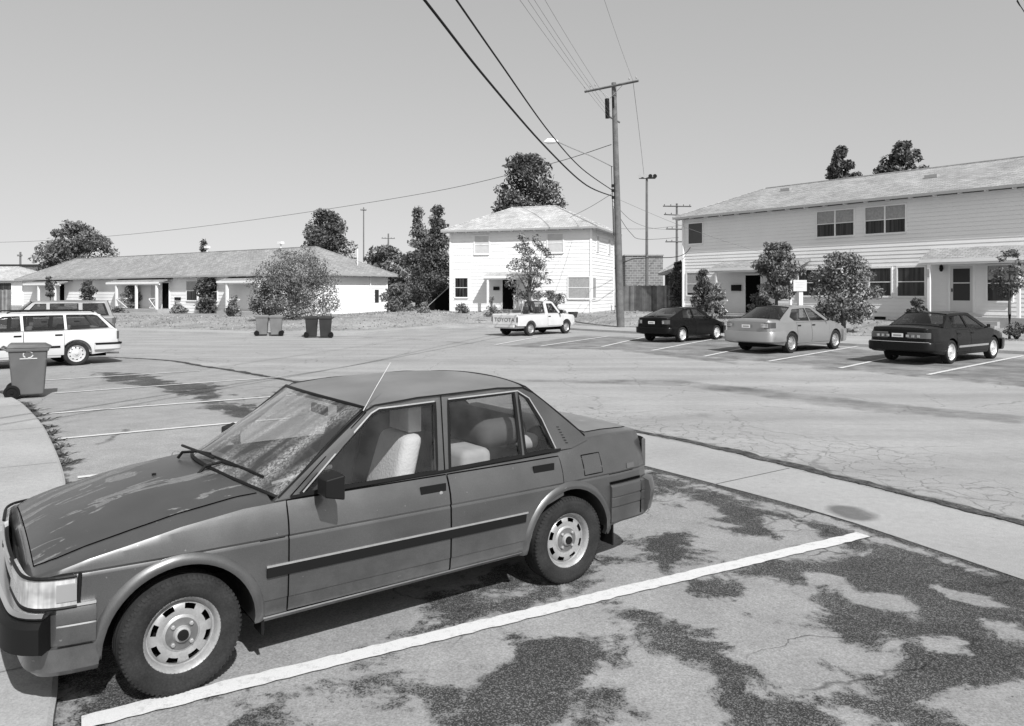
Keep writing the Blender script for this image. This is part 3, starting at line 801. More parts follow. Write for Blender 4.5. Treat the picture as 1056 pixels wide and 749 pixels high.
    def screen(s, front, m, name):
        sp = s.sp; (xf, zf), (xr, zr) = sp['roof']; gb = sp['g_outline']
        if front: xb, zb = sp['ws_base']; xt, zt = xf, zf; bb = sp.get('ws_bow', .2); bt = sp.get('roof_bow_f', .07); sg = 1
        else: xb, zb = sp['rs_base']; xt, zt = xr, zr; bb = sp.get('rs_bow', .12); bt = sp.get('roof_bow_r', .05); sg = -1
        c = sp.get('roof_crown', .045); zc = sp['ws_rise'] if front else sp.get('rs_rise', .05)
        nu, nv_ = 8, 14; v = []; f = []
        for i in range(nu+1):
            u = i/nu
            for j in range(nv_+1):
                q = -1+2*j/nv_
                xe = xb+(xt-xb)*u; ze = zb+(zt-zb)*u
                y = q*(s.yG(xe, ze)-.012)
                x = xe+sg*((bb*(1-u)+bt*u)*(1-q*q))+sg*.012*math.sin(math.pi*u); z = ze+(zc*(1-u)+(c-.004)*u)*(1-q*q)
                v.append((x, y, z))
        k = nv_+1
        for i in range(nu):
            for j in range(nv_): f.append((i*k+j, i*k+j+1, (i+1)*k+j+1, (i+1)*k+j))
        o = mesh_obj(name, v, f, m, s.root, 60)
        # rubber surround
        mb = MB(); lp = [j for j in range(k)]+[i*k+nv_ for i in range(1, nu+1)]+[nu*k+j for j in range(nv_-1, -1, -1)]+[i*k for i in range(nu-1, 0, -1)]
        pts = [Vector(v[q]) for q in lp]; mb.tube(pts+[pts[0]], .011, 6, False); mb.build('screen_seal', sp.get('seal_mat', M_blk), o, 60)
        return o
    def seat(s, x, y, m, bench=False, wd=.5):
        mb = MB()
        mb.box(x-.25, y-wd/2, .36, x+.27, y+wd/2, .56)
        st = len(mb.v); mb.box(x-.34, y-wd/2+.02, .5, x-.2, y+wd/2-.02, 1.06)
        for i in range(st+4, st+8): a = mb.v[i]; mb.v[i] = (a[0]-.16, y+(a[1]-y)*.8, a[2])
        o = mb.build('seat', m, s.root); bevel(o, .05, 3); o.data.shade_smooth()
        if not bench:
            h = MB(); h.box(x-.50, y-.13, 1.07, x-.41, y+.13, 1.27); h.tube([(x-.44, y-.05, 1.0), (x-.45, y-.05, 1.12)], .008); h.tube([(x-.44, y+.05, 1.0), (x-.45, y+.05, 1.12)], .008)
            hh = h.build('headrest', m, o); bevel(hh, .035, 3); hh.data.shade_smooth()
        return o

def finish_common(c, doors, front_lamps=True):
    sp = c.sp; root = c.root; b = c.body(); c.roof()
    for sd_ in (1, -1):
        c.side_frame(sd_)
        for nm, poly, hx, hz in doors:
            zl = poly['z']; dr = c.patch('door', zl, poly['xl'], poly['xr'], .0045, c.cm, sd_, n=poly.get('n', 14))
            L = [(lerp_list(poly['xl'], z), z) for z in zl]+[(lerp_list(poly['xr'], z), z) for z in zl[::-1]]
            mb = MB(); c.ribbon(mb, L, .014, .0025, sd_, True); mb.build('door_gap', M_gap, dr)
            if hx is not None:
                hm = MB(); y0 = c.yS(hx, hz)
                hm.box(hx-.085, sd_*(y0+.002), hz-.022, hx+.085, sd_*(y0+.013), hz+.022)
                ho = hm.build('door_handle', sp.get('handle_mat', M_blk), dr)
                h2 = MB(); h2.box(hx-.07, sd_*(y0+.013), hz+.0, hx+.07, sd_*(y0+.028), hz+.016); h2 = h2.build('handle_grip', sp.get('handle_mat', M_blk), ho) if False else None
        mb = MB()
    c.screen(True, sp.get('ws_glass', M_glass), 'windshield'); c.screen(False, sp.get('rs_glass', M_glass), 'rear_window')
    r, wd = sp['r'], sp.get('tyre_w', .185); W0 = sp['track']
    for x in (0, -sp['wb']):
        for s_ in (1, -1): make_wheel(root, x, s_*(W0-wd/2), r, wd, s_, sp.get('rim', M_alloy), sp.get('rim_style', 'slots'), sp.get('rr'), sp.get('hi', False), sp.get('steer', 0) if x == 0 else 0)
    return b
def car_root(name, contact, front_dir, track, label, cat, group, x_at=0.):
    """contact: ground point under the near tyre's outer face; front_dir unit vector; near side = the one facing the camera"""
    d = Vector(front_dir).normalized(); left = Vector((-d.y, d.x)); p = Vector(contact)
    # which side faces the camera
    sgn = 1 if left.dot(-p) > 0 else -1
    c = p-left*sgn*track+d*x_at
    e = empty(name, (c.x, c.y, .004), math.atan2(d.y, d.x), label, cat, group); return e
def mirror_part(c, x, z, y, m, parent=None, k=1.0):
    for s_ in (1, -1):
        mb = MB(); st = len(mb.v)
        mb.box(x-.045*k, s_*(y+.05), z-.055*k, x+.06*k, s_*(y+.20*k), z+.065*k)
        for i in (1, 2, 5, 6): a = mb.v[st+i]; mb.v[st+i] = (a[0]-.02, s_*(abs(a[1])*.0+y+(.075 if abs(a[1]) < y+.1 else .175*k)), z+(a[2]-z)*.7)
        mb.tube([(x-.02, s_*(y-.02), z-.05), (x, s_*(y+.08), z-.03)], .02)
        o = mb.build('door_mirror', m, c.root); bevel(o, .015, 2)
        g = MB(); g.box(x-.049*k, s_*(y+.065), z-.045*k, x-.046*k, s_*(y+.185*k), z+.055*k); g.build('mirror_glass', M_dash, o)

# ---------- the near sedan
def hero():
    sp = dict(wb=2.43, r=.285, arch=.350, track=.806, tyre_w=.17, hi=True, rr=.178, rim=M_steelrim, steer=R(3),
        paint=None,
        plan=[(-3.25, .66), (-3.22, .72), (-3.12, .765), (-2.9, .792), (-2.5, .81), (-2.0, .8175), (-.4, .8175), (.1, .812), (.4, .795), (.52, .775), (.585, .74), (.615, .69), (.63, .62)],
        inset=[(.15, .075), (.24, .045), (.30, .016), (.36, .010), (.363, .004), (.53, .0), (.66, .004), (.672, .010), (.684, .004), (.74, .014), (.80, .034), (.84, .055), (.87, .078), (1.0, .11)],
        top=[(-3.25, .89), (-3.2, .925), (-2.9, .935), (-2.55, .925), (-2.4, .895), (-2.3, .875), (-.55, .852), (-.3, .845), (0, .81), (.4, .735), (.54, .695), (.60, .672), (.63, .64)],
        crown=[(-3.2, .02), (-3.1, .035), (-2.5, .06), (-2.3, .07), (-.6, .10), (-.3, .10), (.2, .085), (.5, .055), (.60, .04), (.63, .01)],
        bot=[(-3.2, .36), (-3.0, .33), (-2.8, .31), (-2.1, .265), (-.36, .245), (.36, .28), (.63, .28)],
        zrows=[.27, .30, .34, .36, .363, .42, .48, .53, .6, .655, .66, .672, .684, .70, .74, .78, .81, .83],
        cabin=(-.45, -2.42), belt=.86, tumble=.20, g_in=.006, g_taper=[(-2.7, .06), (-2.1, .02), (-1.2, .0), (-.9, .02), (-.4, .03)],
        g_outline=[(-.46, .85), (-1.0, 1.25), (-1.07, 1.29), (-1.35, 1.312), (-1.95, 1.325), (-2.18, 1.31), (-2.32, 1.21), (-2.60, .98), (-2.66, .92), (-2.5, .885)],
        windows=[[(-.60, .868), (-1.44, .875), (-1.475, 1.27), (-1.10, 1.26), (-1.05, 1.235)],
                 [(-1.53, .876), (-2.07, .888), (-2.08, 1.285), (-1.57, 1.275)],
                 [(-2.105, .89), (-2.345, .897), (-2.27, 1.09), (-2.19, 1.23), (-2.115, 1.28)]],
        roof=((-1.02, 1.277), (-2.19, 1.308)), roof_prof=[(0, 0), (.2, .024), (.5, .032), (.85, .018), (1, 0)], roof_bow_f=.10, roof_bow_r=.05, roof_crown=.032,
        ws_base=(-.50, .855), ws_bow=.24, ws_rise=.10, rs_base=(-2.64, .95), rs_bow=.08, rs_rise=.04,
        step=.04, nose_bow=.03, path_step=.02)
    m, t, b = node_mat('faded_metallic_paint'); n = N(t)
    col = n.math('MULTIPLY', n.rng(n.noise(2.2, 6), .3, .7, .085, .125), n.rng(n.noise(220, 2), .3, .7, .9, 1.1))
    # chips and dust along the lower body
    sp_ = t.nodes.new('ShaderNodeSeparateXYZ'); n.link(n.tc, sp_.inputs[0])
    low = n.math('MULTIPLY', n.rng(sp_.outputs[2], .25, .55, .8, 0), n.rng(n.noise(12, 6, rough=.65), .42, .62, 0, 1))
    col = n.mix(n.math('MULTIPLY', low, .35), col, .22); chip = n.rng(n.noise(38, 3), .73, .76, 0, 1); col = n.mix(n.math('MULTIPLY', chip, .5), col, .35)
    b.inputs['Metallic'].default_value = .62; b.inputs['Coat Weight'].default_value = .6; b.inputs['Coat Roughness'].default_value = .07
    # road dust gathers low on the sides and at the arches
    n.link(col, b.inputs['Base Color']); n.link(n.rng(n.noise(5, 5), .3, .7, .30, .46), b.inputs['Roughness'])
    n.bump(n.noise(5, 2), .05, .02, b)
    sp['paint'] = m
    def weathered(name, base, lo, hi, sc=(2.2, 7, 1)):
        m, t, b = node_mat(name); n = N(t)
        k1 = n.noise(1.0, 9, vec=n.mapping(sc), rough=.6, dist=.8)
        k = n.rng(n.math('ADD', k1, n.math('MULTIPLY', n.math('SUBTRACT', n.noise(60, 4), .5), .10)), lo, lo+.07, 0, 1); edge = n.rng(n.math('ABSOLUTE', n.math('SUBTRACT', k1, lo+.02)), 0, .022, 1, 0)
        col = n.mix(n.math('MULTIPLY', k, .45), n.math('MULTIPLY', base, n.rng(n.noise(3, 5), .3, .7, .85, 1.2)), hi)
        col = n.mix(n.math('MULTIPLY', edge, .55), col, hi*1.2)
        n.link(col, b.inputs['Base Color']); b.inputs['Metallic'].default_value = .2
        n.link(n.mix(k, .42, .8), b.inputs['Roughness']); b.inputs['Coat Weight'].default_value = .3; b.inputs['Coat Roughness'].default_value = .25
        return m
    M_hood = weathered('peeling_hood_paint', .052, .57, .26)
    M_roofp = weathered('faded_roof_paint', .15, .64, .24)
    sp['roof_mat'] = M_roofp; sp['side_glass'] = M_glass_s; sp['ws_glass'] = M_wind; sp['rs_glass'] = M_glass
    root = car_root('parked_sedan', (G(173, 716)[0]+.025, G(173, 716)[1]-.06), (-.8118, -.5839), .806, 'faded grey four-door sedan with peeling hood, nearest the camera, beside the white line', 'car', 'parked cars', x_at=-.07)
    c = Car(sp, root)
    zl = [.285, .30, .33, .36, .363, .42, .48, .53, .6, .655, .66, .672, .684, .70, .74, .78, .82, .845]
    aR = .385
    def rx(z):  # rear edge of the rear door, runs round the arch
        if z > .285+aR*.72: return -2.365 if z < .66 else -2.37
        return -2.43+math.sqrt(max(aR**2-(z-.285)**2, 0))
    doors = [('front', dict(z=zl, xl=[(.28, -.515), (.87, -.525)], xr=[(.28, -1.492), (.87, -1.495)]), -1.39, .785),
             ('rear', dict(z=zl, xl=[(.28, -1.503), (.87, -1.507)], xr=[(z, max(-2.37, rx(z)) if z < .6 else -2.37) for z in zl]), -2.22, .795)]
    for d in doors: d[1]['xl'], d[1]['xr'] = d[1]['xr'], d[1]['xl']
    body = finish_common(c, doors)
    # hood panel
    def top_patch(name, x0, x1, yf, m, off=.004, nx=24, ny=18, inner=None):
        v = []; f = []
        for i in range(nx+1):
            x = x0+(x1-x0)*i/nx
            ye = c.yS(x, c.zt(x)-.02)-.022
            for j in range(ny+1):
                q = -1+2*j/ny; y = q*ye*yf; qq = abs(q)*yf
                xx = x+(inner(x, q) if inner else 0)
                zz = c.zt(xx)+c.crown(xx)*(1-qq**2.4)+off
                v.append((xx, y, zz))
        k = ny+1
        for i in range(nx):
            for j in range(ny): f.append((i*k+j, i*k+j+1, (i+1)*k+j+1, (i+1)*k+j))
        lp = [j for j in range(k)]+[i*k+ny for i in range(1, nx+1)]+[nx*k+j for j in range(ny-1, -1, -1)]+[i*k for i in range(nx-1, 0, -1)]
        nv = len(v); v += [(v[q][0], v[q][1], v[q][2]-.012) for q in lp]
        for i in range(len(lp)): f.append((lp[i], nv+i, nv+(i+1) % len(lp), lp[(i+1) % len(lp)]))
        me = bpy.data.meshes.new(name); me.from_pydata(v, [], f); bm = bmesh.new(); bm.from_mesh(me); bmesh.ops.recalc_face_normals(bm, faces=bm.faces); bm.to_mesh(me); bm.free()
        me.materials.append(m); o = bpy.data.objects.new(name, me); COL.objects.link(o); o.parent = root; me.shade_smooth(); me.set_sharp_from_angle(angle=R(35))
        g = MB(); pts = [Vector((v[q][0], v[q][1], v[q][2]-.0045)) for q in lp]; g.tube(pts+[pts[0]], .0045, 6, False); g.build('panel_gap', M_gap, o)
        return o
    top_patch('hood', .597, -.40, .86, M_hood, .005, inner=lambda x, q: (0 if x > 0 else .14*(1-q*q)*min(1, -x/.4)))
    top_patch('boot_lid', -3.21, -2.74, .86, M_roofp, .004, nx=12)
    # swages, rub strip, sill line
    for sd_ in (1, -1):
        mb = MB(); c.ribbon(mb, [(-.395, .505), (-2.05, .505)], .048, .012, sd_); 
        o = c.patch('rub_strip', [.482, .49, .53-.004, .53], [(.4, -2.04), (.6, -2.06)], [(.4, -.40), (.6, -.40)], .013, M_blk, sd_, n=40, th=.012)
        g = c.patch('rub_strip_trim', [.533, .538, .543], [(.4, -2.07), (.6, -2.07)], [(.4, -.40), (.6, -.40)], .009, M_alloy, sd_, n=40, th=.008)
        # dark lower seam lines along the body
        for L_ in ([(-.37, .672), (-.50, .672)], [(-2.80, .672), (-3.05, .672)]): mb = MB(); c.ribbon(mb, L_, .004, .001, sd_); mb.build('side_crease', M_gap, root)
        # flared arch lips
        for xa in (0, -2.43):
            v = []; n_ = 30; prof = [(0, -.022), (.0, .012), (.012, .020), (.035, .016), (.052, .0)]
            for i in range(n_+1):
                a = R(-4)+(math.pi+R(8))*i/n_
                for dr, dy in prof:
                    rad = c.R-.004+dr; x = xa+rad*math.cos(a); z = .285+rad*math.sin(a); v.append((x, sd_*(c.yS(x, max(z, .25))+dy), z))
            k = len(prof); f = [(i*k+j, i*k+j+1, (i+1)*k+j+1, (i+1)*k+j) for i in range(n_) for j in range(k-1)]
            mesh_obj('arch_lip', v, f, m, root, 50)
            # inner arch
            v = []; f = []
            for i in range(n_+1):
                a = -.1+(math.pi+.2)*i/n_; x = xa+(c.R+.001)*math.cos(a); z = .285+(c.R+.001)*math.sin(a)
                v += [(x, sd_*.79, z), (x, sd_*.48, z)]
            f = [(2*i, 2*i+1, 2*i+3, 2*i+2) for i in range(n_)]
            k0 = len(v); v.append((xa, sd_*.48, .285)); f += [(2*i+1, k0, 2*i+3) for i in range(n_)]
            mesh_obj('wheel_well', v, f, M_inner, root)
        # chrome strip along the sill
        mb = MB(); c.ribbon(mb, [(-.37, .268), (-2.07, .285)], .010, .004, sd_); mb.build('sill_trim', M_alloy, root)
        # window chrome and rubber outline, frame edge above the doors
        mb = MB(); c.ribbon(mb, [(-.545, .862), (-1.49, .870), (-2.40, .890)], .014, .006, sd_, fn=c.yG); mb.build('belt_moulding', M_blk, root)
        mb = MB(); c.ribbon(mb, [(-.48, .868), (-1.005, 1.256), (-1.075, 1.289), (-1.35, 1.310), (-1.95, 1.322), (-2.16, 1.31), (-2.24, 1.275)], .010, .005, sd_, fn=c.yG); mb.build('drip_rail', M_blk, root)
        mb = MB(); c.ribbon(mb, [(-1.492, .865), (-1.52, 1.31)], .007, .003, sd_, fn=c.yG); mb.build('door_frame_gap', M_gap, root)
        mb = MB(); c.ribbon(mb, [(-.615, .876), (-1.05, 1.247), (-1.10, 1.27), (-1.47, 1.28)], .008, .005, sd_, fn=c.yG); c.ribbon(mb, [(-1.57, 1.285), (-2.11, 1.294), (-2.20, 1.24), (-2.285, 1.095), (-2.36, .90)], .008, .005, sd_, fn=c.yG); mb.build('window_chrome', M_alloy, root)
        mb = MB(); c.ribbon(mb, [(-.545, .865), (-1.02, 1.255)], .006, .0045, sd_, fn=c.yG); mb.build('door_frame_gap', M_gap, root)
        # C pillar vent
        mb = MB()
        for q in range(7):
            z = .925+q*.018; x = -2.39-(1.05-z)*.5; c.ribbon(mb, [(x, z), (x-.022, z-.003)], .005, .002, sd_, fn=c.yG)
        mb.build('pillar_vent', M_blk, root)
        # lock
        mb = MB(); y0 = c.yS(-1.44, .76); mb.lathe([(.011, y0+.003), (.011, y0+.008), (.0005, y0+.009)], 12, org=(-1.44, 0, .755));
        if sd_ < 0: mb.v = [(a, -b, z) for a, b, z in mb.v]
        mb.build('door_lock', M_alloy, root)
        # mirror
    mb = MB(); L = [(-2.565, .83), (-2.735, .83), (-2.735, .70), (-2.565, .70)]; c.ribbon(mb, L, .006, .002, 1, True); 
    fl = c.patch('fuel_door', [.705, .76, .825], [(.7, -2.73), (.9, -2.73)], [(.7, -2.57), (.9, -2.57)], .0035, m, 1, n=6); g = mb.build('panel_gap', M_gap, fl)
    mirror_part(c, -.70, .925, .78, M_blk, k=1.1)
    # nose: grille, headlights, bumper
    path = c.end_path(True, .445, z=.62)
    hl = [p for p in path if p[1] > .36]; hr = [p for p in path if p[1] < -.36]
    for L in (hl, hr):
        o = c.sweep('headlight', L, [(.004, .545), (.030, .548), (.022, .665), (.004, .672)], M_lens, smooth=30)
        mb = MB(); 
        for (zz) in (.541, .676):
            pts = [];
            for i, p in enumerate(L):
                a = Vector(L[max(i-1, 0)]); b_ = Vector(L[min(i+1, len(L)-1)]); d = (b_-a).normalized(); nn = Vector((-d.y, d.x)); q = Vector(p)+nn*(.026); pts.append((q.x, q.y, zz))
            mb.tube(pts, .008, 6)
        e0 = L[0] if L is hl else L[-1]; sg = 1 if L is hl else -1
        mb.tube([(e0[0]-.004, e0[1]+sg*.012, .54), (e0[0]-.012, e0[1]+sg*.008, .676)], .008, 6)
        mb.build('headlight_bezel', M_blk, o)
        cmk = [p for p in L if abs(p[1]) > .765]
        if len(cmk) > 3: c.sweep('corner_marker', cmk, [(.024, .565), (.034, .568), (.030, .640), (.020, .645)], M_amb, o)
        # divider between lamp and corner marker, fluting
        k = [p for p in L if abs(p[1]) > .70]
        for p in (k[::12]): fl_ = MB(); fl_.tube([(p[0]+.008, p[1]+sg*.027, .56), (p[0]+.006, p[1]+sg*.023, .675)], .0025, 5); fl_.build('lens_flute', M_alloy, o)
    gr = [p for p in path if abs(p[1]) <= .36]
    o = c.sweep('grille', gr, [(.003, .56), (.02, .565), (.02, .64), (.003, .65)], M_blk)
    mb = MB()
    for zz in (.575, .592, .61, .625): mb.tube([(p[0]+.022, p[1], zz) for p in gr], .003, 5)
    mb.tube([(p[0]+.026, p[1], .655) for p in gr], .006, 6); mb.build('grille_bar', M_alloy, o)
    bp = c.end_path(True, .375, z=.45)
    side_part = [p for p in bp if p[0] < .545]; left_s = [p for p in side_part if p[1] > 0]; right_s = [p for p in side_part if p[1] < 0]; mid = [p for p in bp if p[0] >= .53]
    prof_s = [(-.01, .365), (.018, .37), (.024, .40), (.028, .455), (.022, .462), (.030, .468), (.032, .51), (.024, .535), (-.01, .54)]
    for L in (left_s, right_s): c.sweep('bumper_end', L, prof_s, m)
    c.sweep('front_bumper', mid, [(-.03, .355), (.075, .36), (.105, .375), (.105, .485), (.085, .505), (-.03, .51)], M_blk)
    st = c.sweep('bumper_trim', mid, [(.0, .512), (.07, .512), (.075, .522), (.06, .535), (.0, .537)], M_chrome)
    c.sweep('bumper_trim', left_s, [(.02, .538), (.028, .540), (.026, .552), (-.005, .553)], M_chrome)
    c.sweep('front_valance', c.end_path(True, .36, z=.3), [(-.06, .215), (-.01, .222), (.016, .25), (.020, .352), (-.03, .36)], m)
    # tail: bumper wraps, lamps
    rp = c.end_path(False, -2.80, z=.5)
    rp = rp[::-1]
    c.sweep('rear_bumper', rp, [(-.02, .335), (.008, .332), (.018, .345), (.020, .44), (.014, .444), (.022, .45), (.024, .505), (.018, .51), (.026, .52), (.024, .585), (.010, .598), (-.02, .60)], m)
    e = [p for p in rp if p[0] < -3.13]
    c.sweep('bumper_cap', e, [(.0, .352), (.045, .37), (.065, .45), (.072, .52), (.055, .585), (.0, .604)], m)
    mbb = MB(); 
    p0 = min((p for p in rp if p[1] > 0), key=lambda p: abs(p[0]+3.13))
    mbb.tube([(p0[0]+.012, p0[1]+.022, .36), (p0[0]+.012, p0[1]+.024, .45), (p0[0]+.012, p0[1]+.026, .52), (p0[0]+.012, p0[1]+.022, .59)], .005, 6); mbb.build('bumper_joint', M_gap, root)
    mbb = MB(); c.ribbon(mbb, [(-2.80, .612), (-3.12, .612)], .018, .006, 1); mbb.build('bumper_gap', M_gap, root)
    tp = c.end_path(False, -3.215, z=.75)[::-1]
    for L in ([p for p in tp if p[1] > .42], [p for p in tp if p[1] < -.42]):
        c.sweep('tail_lamp', L, [(.002, .665), (.016, .67), (.016, .86), (.002, .87)], M_red)
    c.sweep('rear_panel', [p for p in tp if abs(p[1]) <= .40], [(.002, .67), (.012, .67), (.012, .86), (.002, .86)], M_blk)
    sm = c.patch('side_marker', [.69, .71, .725], [(.6, -3.06), (.9, -3.06)], [(.6, -2.98), (.9, -2.98)], .005, M_red, 1, n=3)
    # mud flap
    mb = MB(); mb.box(.30-2.43-.72, .62, .17, .31-2.43-.72, .78, .36); mb.build('mud_flap', M_blk, root)
    mb = MB(); mb.box(-.40, .66, .18, -.385, .78, .30); mb.build('splash_guard', M_blk, root)
    # inside
    c.seat(-.98, .36, M_cloth); c.seat(-.92, -.36, M_clothd)
    b2 = c.seat(-2.05, 0, M_clothd, True, 1.25)
    mb = MB(); mb.box(-.80, -.68, .62, -.50, .68, .90); d = mb.build('dashboard', M_dash, root); bevel(d, .04, 3)
    mb = MB(); cx, cy, cz = -.86, .36, .88; th = R(62)
    pts = [(cx+.18*math.cos(a)*math.cos(th), cy+.18*math.sin(a), cz+.18*math.cos(a)*math.sin(th)) for a in np.linspace(0, 2*math.pi, 25)]
    mb.tube(pts, .014, 8, False); mb.tube([(cx+.02, cy, cz), (-.75, cy, .78)], .03, 8); mb.tube([(cx, cy-.17, cz), (cx, cy+.17, cz)], .016, 6); mb.build('steering_wheel', M_dash, root)
    # dark bundle thrown over the rear seat
    mb = MB(); mb.box(-2.3, -.62, .9, -1.9, .55, 1.10); mb.box(-1.75, -.6, .55, -1.45, .1, 1.17); o = mb.build('seat_cover', M_clothd, root); bevel(o, .09, 4); o.data.shade_smooth()
    mb = MB(); mb.box(-2.38, .32, .86, -2.2, .56, .97); mb.box(-1.95, .15, .56, -1.72, .60, .93); o = mb.build('pale_cushion', mat('dusty_cushion', .26, .95, var=.2, vs=8), root); bevel(o, .05, 3); o.data.shade_smooth()
    mb = MB(); mb.box(-1.0, -.06, 1.17, -.97, .17, 1.23); o = mb.build('rear_view_mirror', M_blk, root); bevel(o, .01)
    # light bow-shaped edge inside the screen foot
    mb = MB(); mb.tube([(-.50, .60, .905), (-.60, .64, .93), (-.72, .64, .955), (-.83, .62, .96)], .012, 6); mb.build('demister_vent', M_cloth, root)
    # antenna and wipers
    mb = MB(); mb.tube([(-1.0, .675, 1.265), (-1.08, .67, 1.39), (-1.18, .66, 1.53)], [.004, .0025, .0018], 6); mb.build('antenna', M_chrome, root)
    mb = MB(); mb.tube([(-.21, .22, .925), (-.25, .22, .965), (-.33, .26, .985), (-.46, .50, .952)], .009, 6); mb.tube([(-.30, .06, 1.0), (-.36, .30, .985), (-.46, .58, .945)], .007, 6)
    mb.tube([(-.20, -.22, .94), (-.22, -.20, .975), (-.27, -.05, 1.0), (-.30, .12, 1.01)], .009, 6); mb.tube([(-.25, -.34, .99), (-.27, .0, 1.005), (-.30, .20, 1.0)], .008, 6); mb.build('wiper', M_blk, root)
    mb = MB(); mb.lathe([(.012, 0), (.012, .012), (.0005, .014)], 10, 'z', (-.02, .02, .905)); mb.build('washer_nozzle', M_blk, root)
    # parcel shelf / rear deck filler under the rear window
    mb = MB(); mb.box(-2.62, -.58, .80, -2.36, .58, .93); mb.build('parcel_shelf', M_dash, root)
    return c
H = hero()

# ---------- the other vehicles
def side_doors(xa, xb, xc, zb, belt, n_doors=2, hz=None, hs=(.12, .12)):
    zl = [zb+(belt-zb)*i/8 for i in range(9)]; hz = hz or belt-.1; D = []
    D.append(('front', dict(z=zl, xl=[(0, xb)], xr=[(0, xa)], n=8), xb+hs[0], hz))
    if n_doors == 2: D.append(('rear', dict(z=zl, xl=[(0, xc)], xr=[(0, xb-.015)], n=8), xc+hs[1], hz))
    return D
def lamp_set(c, m_tail, zt0, zt1, ymin, zh0=.55, zh1=.68, x_t=None, x_h=None, wrap=.02, bump_m=None, bz=(.38, .56), plate=(.0, .74), bar=True, plate_bumper=False):
    sp = c.sp; xr = sp['plan'][0][0]; xf = sp['plan'][-1][0]
    tp = c.end_path(False, x_t if x_t is not None else xr+.1, z=(zt0+zt1)/2)[::-1]
    for s_ in (1, -1): c.sweep('tail_lamp', [p for p in tp if p[1]*s_ > ymin], [(.002, zt0), (.016, zt0+.01), (.016, zt1-.01), (.002, zt1)], m_tail)
    hp = c.end_path(True, x_h if x_h is not None else xf-.12, z=(zh0+zh1)/2)
    for s_ in (1, -1): c.sweep('headlight', [p for p in hp if p[1]*s_ > .38], [(.002, zh0), (.018, zh0+.01), (.014, zh1-.01), (.002, zh1)], M_lens)
    c.sweep('grille', [p for p in hp if abs(p[1]) < .36], [(.002, zh0), (.014, zh0+.01), (.012, zh1-.01), (.002, zh1)], M_blk)
    bm_ = bump_m or c.cm
    ra = sp['wb']+c.R+.05
    c.sweep('rear_bumper', c.end_path(False, -ra, z=.5)[::-1], [(-.02, bz[0]), (.035, bz[0]), (.06, bz[0]+.03), (.065, bz[1]-.03), (.045, bz[1]), (-.02, bz[1])], bm_)
    c.sweep('front_bumper', c.end_path(True, c.R+.05, z=.5), [(-.02, bz[0]-.1), (.035, bz[0]-.1), (.06, bz[0]), (.065, bz[1]-.05), (.045, bz[1]-.02), (-.02, bz[1]-.02)], bm_)
    px = xr-sp.get('nose_bow', .04)-.008-(.062 if plate_bumper else 0)
    mb = MB(); mb.box(px-.006, -.15, plate[1]-.05, px, .15, plate[1]+.05); o = mb.build('number_plate', M_plate, c.root)
    mb = MB(); mb.box(px-.008, -.11, plate[1]-.022, px-.006, .11, plate[1]+.018); mb.build('plate_mark', mat('plate_ink', .25, .6), o)
def interior(c, x1, x2, sm, z=0):
    c.seat(x1, .37, sm); c.seat(x1, -.37, sm)
    if x2: c.seat(x2, 0, sm, True, 1.2)
    mb = MB(); mb.box(x1+.5, -.66, .6, x1+.75, .66, c.sp['belt']); mb.build('dashboard', M_dash, c.root)

def sedan_spec(**k):
    """a three-box body from a few numbers"""
    L0, L1, wb, W, r = k['front'], k['rear'], k['wb'], k['W'], k['r']; xr, xf = -(wb+L1), L0
    belt, hood, deck, Rf = k['belt'], k['hood'], k['deck'], k['roof_z']; cw, c1, r0, r1, rb = k['cowl'], k['ws_top'], k['rs_top'], k['rs_base'], k['rs_base']
    sp = dict(wb=wb, r=r, arch=r+.055, track=W-.015, tyre_w=.19, rr=r*.66, rim_style='ten', paint=k['paint'],
        plan=[(xr, W-.17), (xr+.04, W-.1), (xr+.15, W-.045), (xr+.45, W-.015), (-wb, W), (0, W), (xf-.5, W-.03), (xf-.22, W-.09), (xf-.07, W-.17), (xf, W-.28)],
        inset=[(.15, .08), (.25, .04), (.34, .012), (.5, .0), (.62, .0), (belt-.12, .025), (belt, .06), (1.2, .12)],
        top=[(xr, deck-.06), (xr+.05, deck-.01), (xr+.25, deck), (rb-.15, deck-.01), (rb+.1, belt+.015), (cw, belt), (cw+.1, belt-.005), (xf-.6, hood+(belt-hood)*.35), (xf-.15, hood-.02), (xf, hood-.10)],
        crown=[(xr, .01), (xr+.2, .04), (rb, .06), (cw, .07), (xf-.3, .05), (xf, .015)],
        bot=[(xr, .36), (xr+.3, .30), (-wb, .22), (0, .22), (xf-.3, .24), (xf, .28)],
        zrows=[.26, .32, .4, .5, .62, belt-.12, belt-.06, belt-.03], cabin=(cw-.02, rb+.05), belt=belt, tumble=k.get('tumble', .42), g_in=.03,
        g_taper=[(rb, .08), (r0, .02), (c1, .02), (cw, .05)],
        g_outline=[(cw, belt-.01), (c1, Rf-.05), (c1-.15, Rf-.03), (r0+.2, Rf-.03), (r0, Rf-.055), (rb, deck-.0), (rb-.02, belt-.02)],
        windows=k['windows'], roof=((c1+.0, Rf-.045), (r0, Rf-.05)), roof_crown=.04, roof_bow_f=.1, roof_bow_r=.08,
        ws_base=(cw, belt), ws_bow=.26, ws_rise=.06, rs_base=(rb+.02, deck+.01), rs_bow=k.get('rs_bow', .14), rs_rise=.045, step=.09, nose_bow=.06, side_glass=k.get('glass', M_glass_d), rs_glass=k.get('glass', M_glass_d), rim=k.get('rim', M_alloy))
    return sp
GRP = 'parked cars'
P_silver = paint_mat('silver_paint', .30, .55, .33); P_dark = paint_mat('deep_dark_paint', .007, .0, .3, coat=.12, dust=.005); P_black = paint_mat('black_paint', .004, .0, .3, coat=.12, dust=.004)
for q_ in (P_dark, P_black): q_.node_tree.nodes['Principled BSDF'].inputs['Specular IOR Level'].default_value = .12
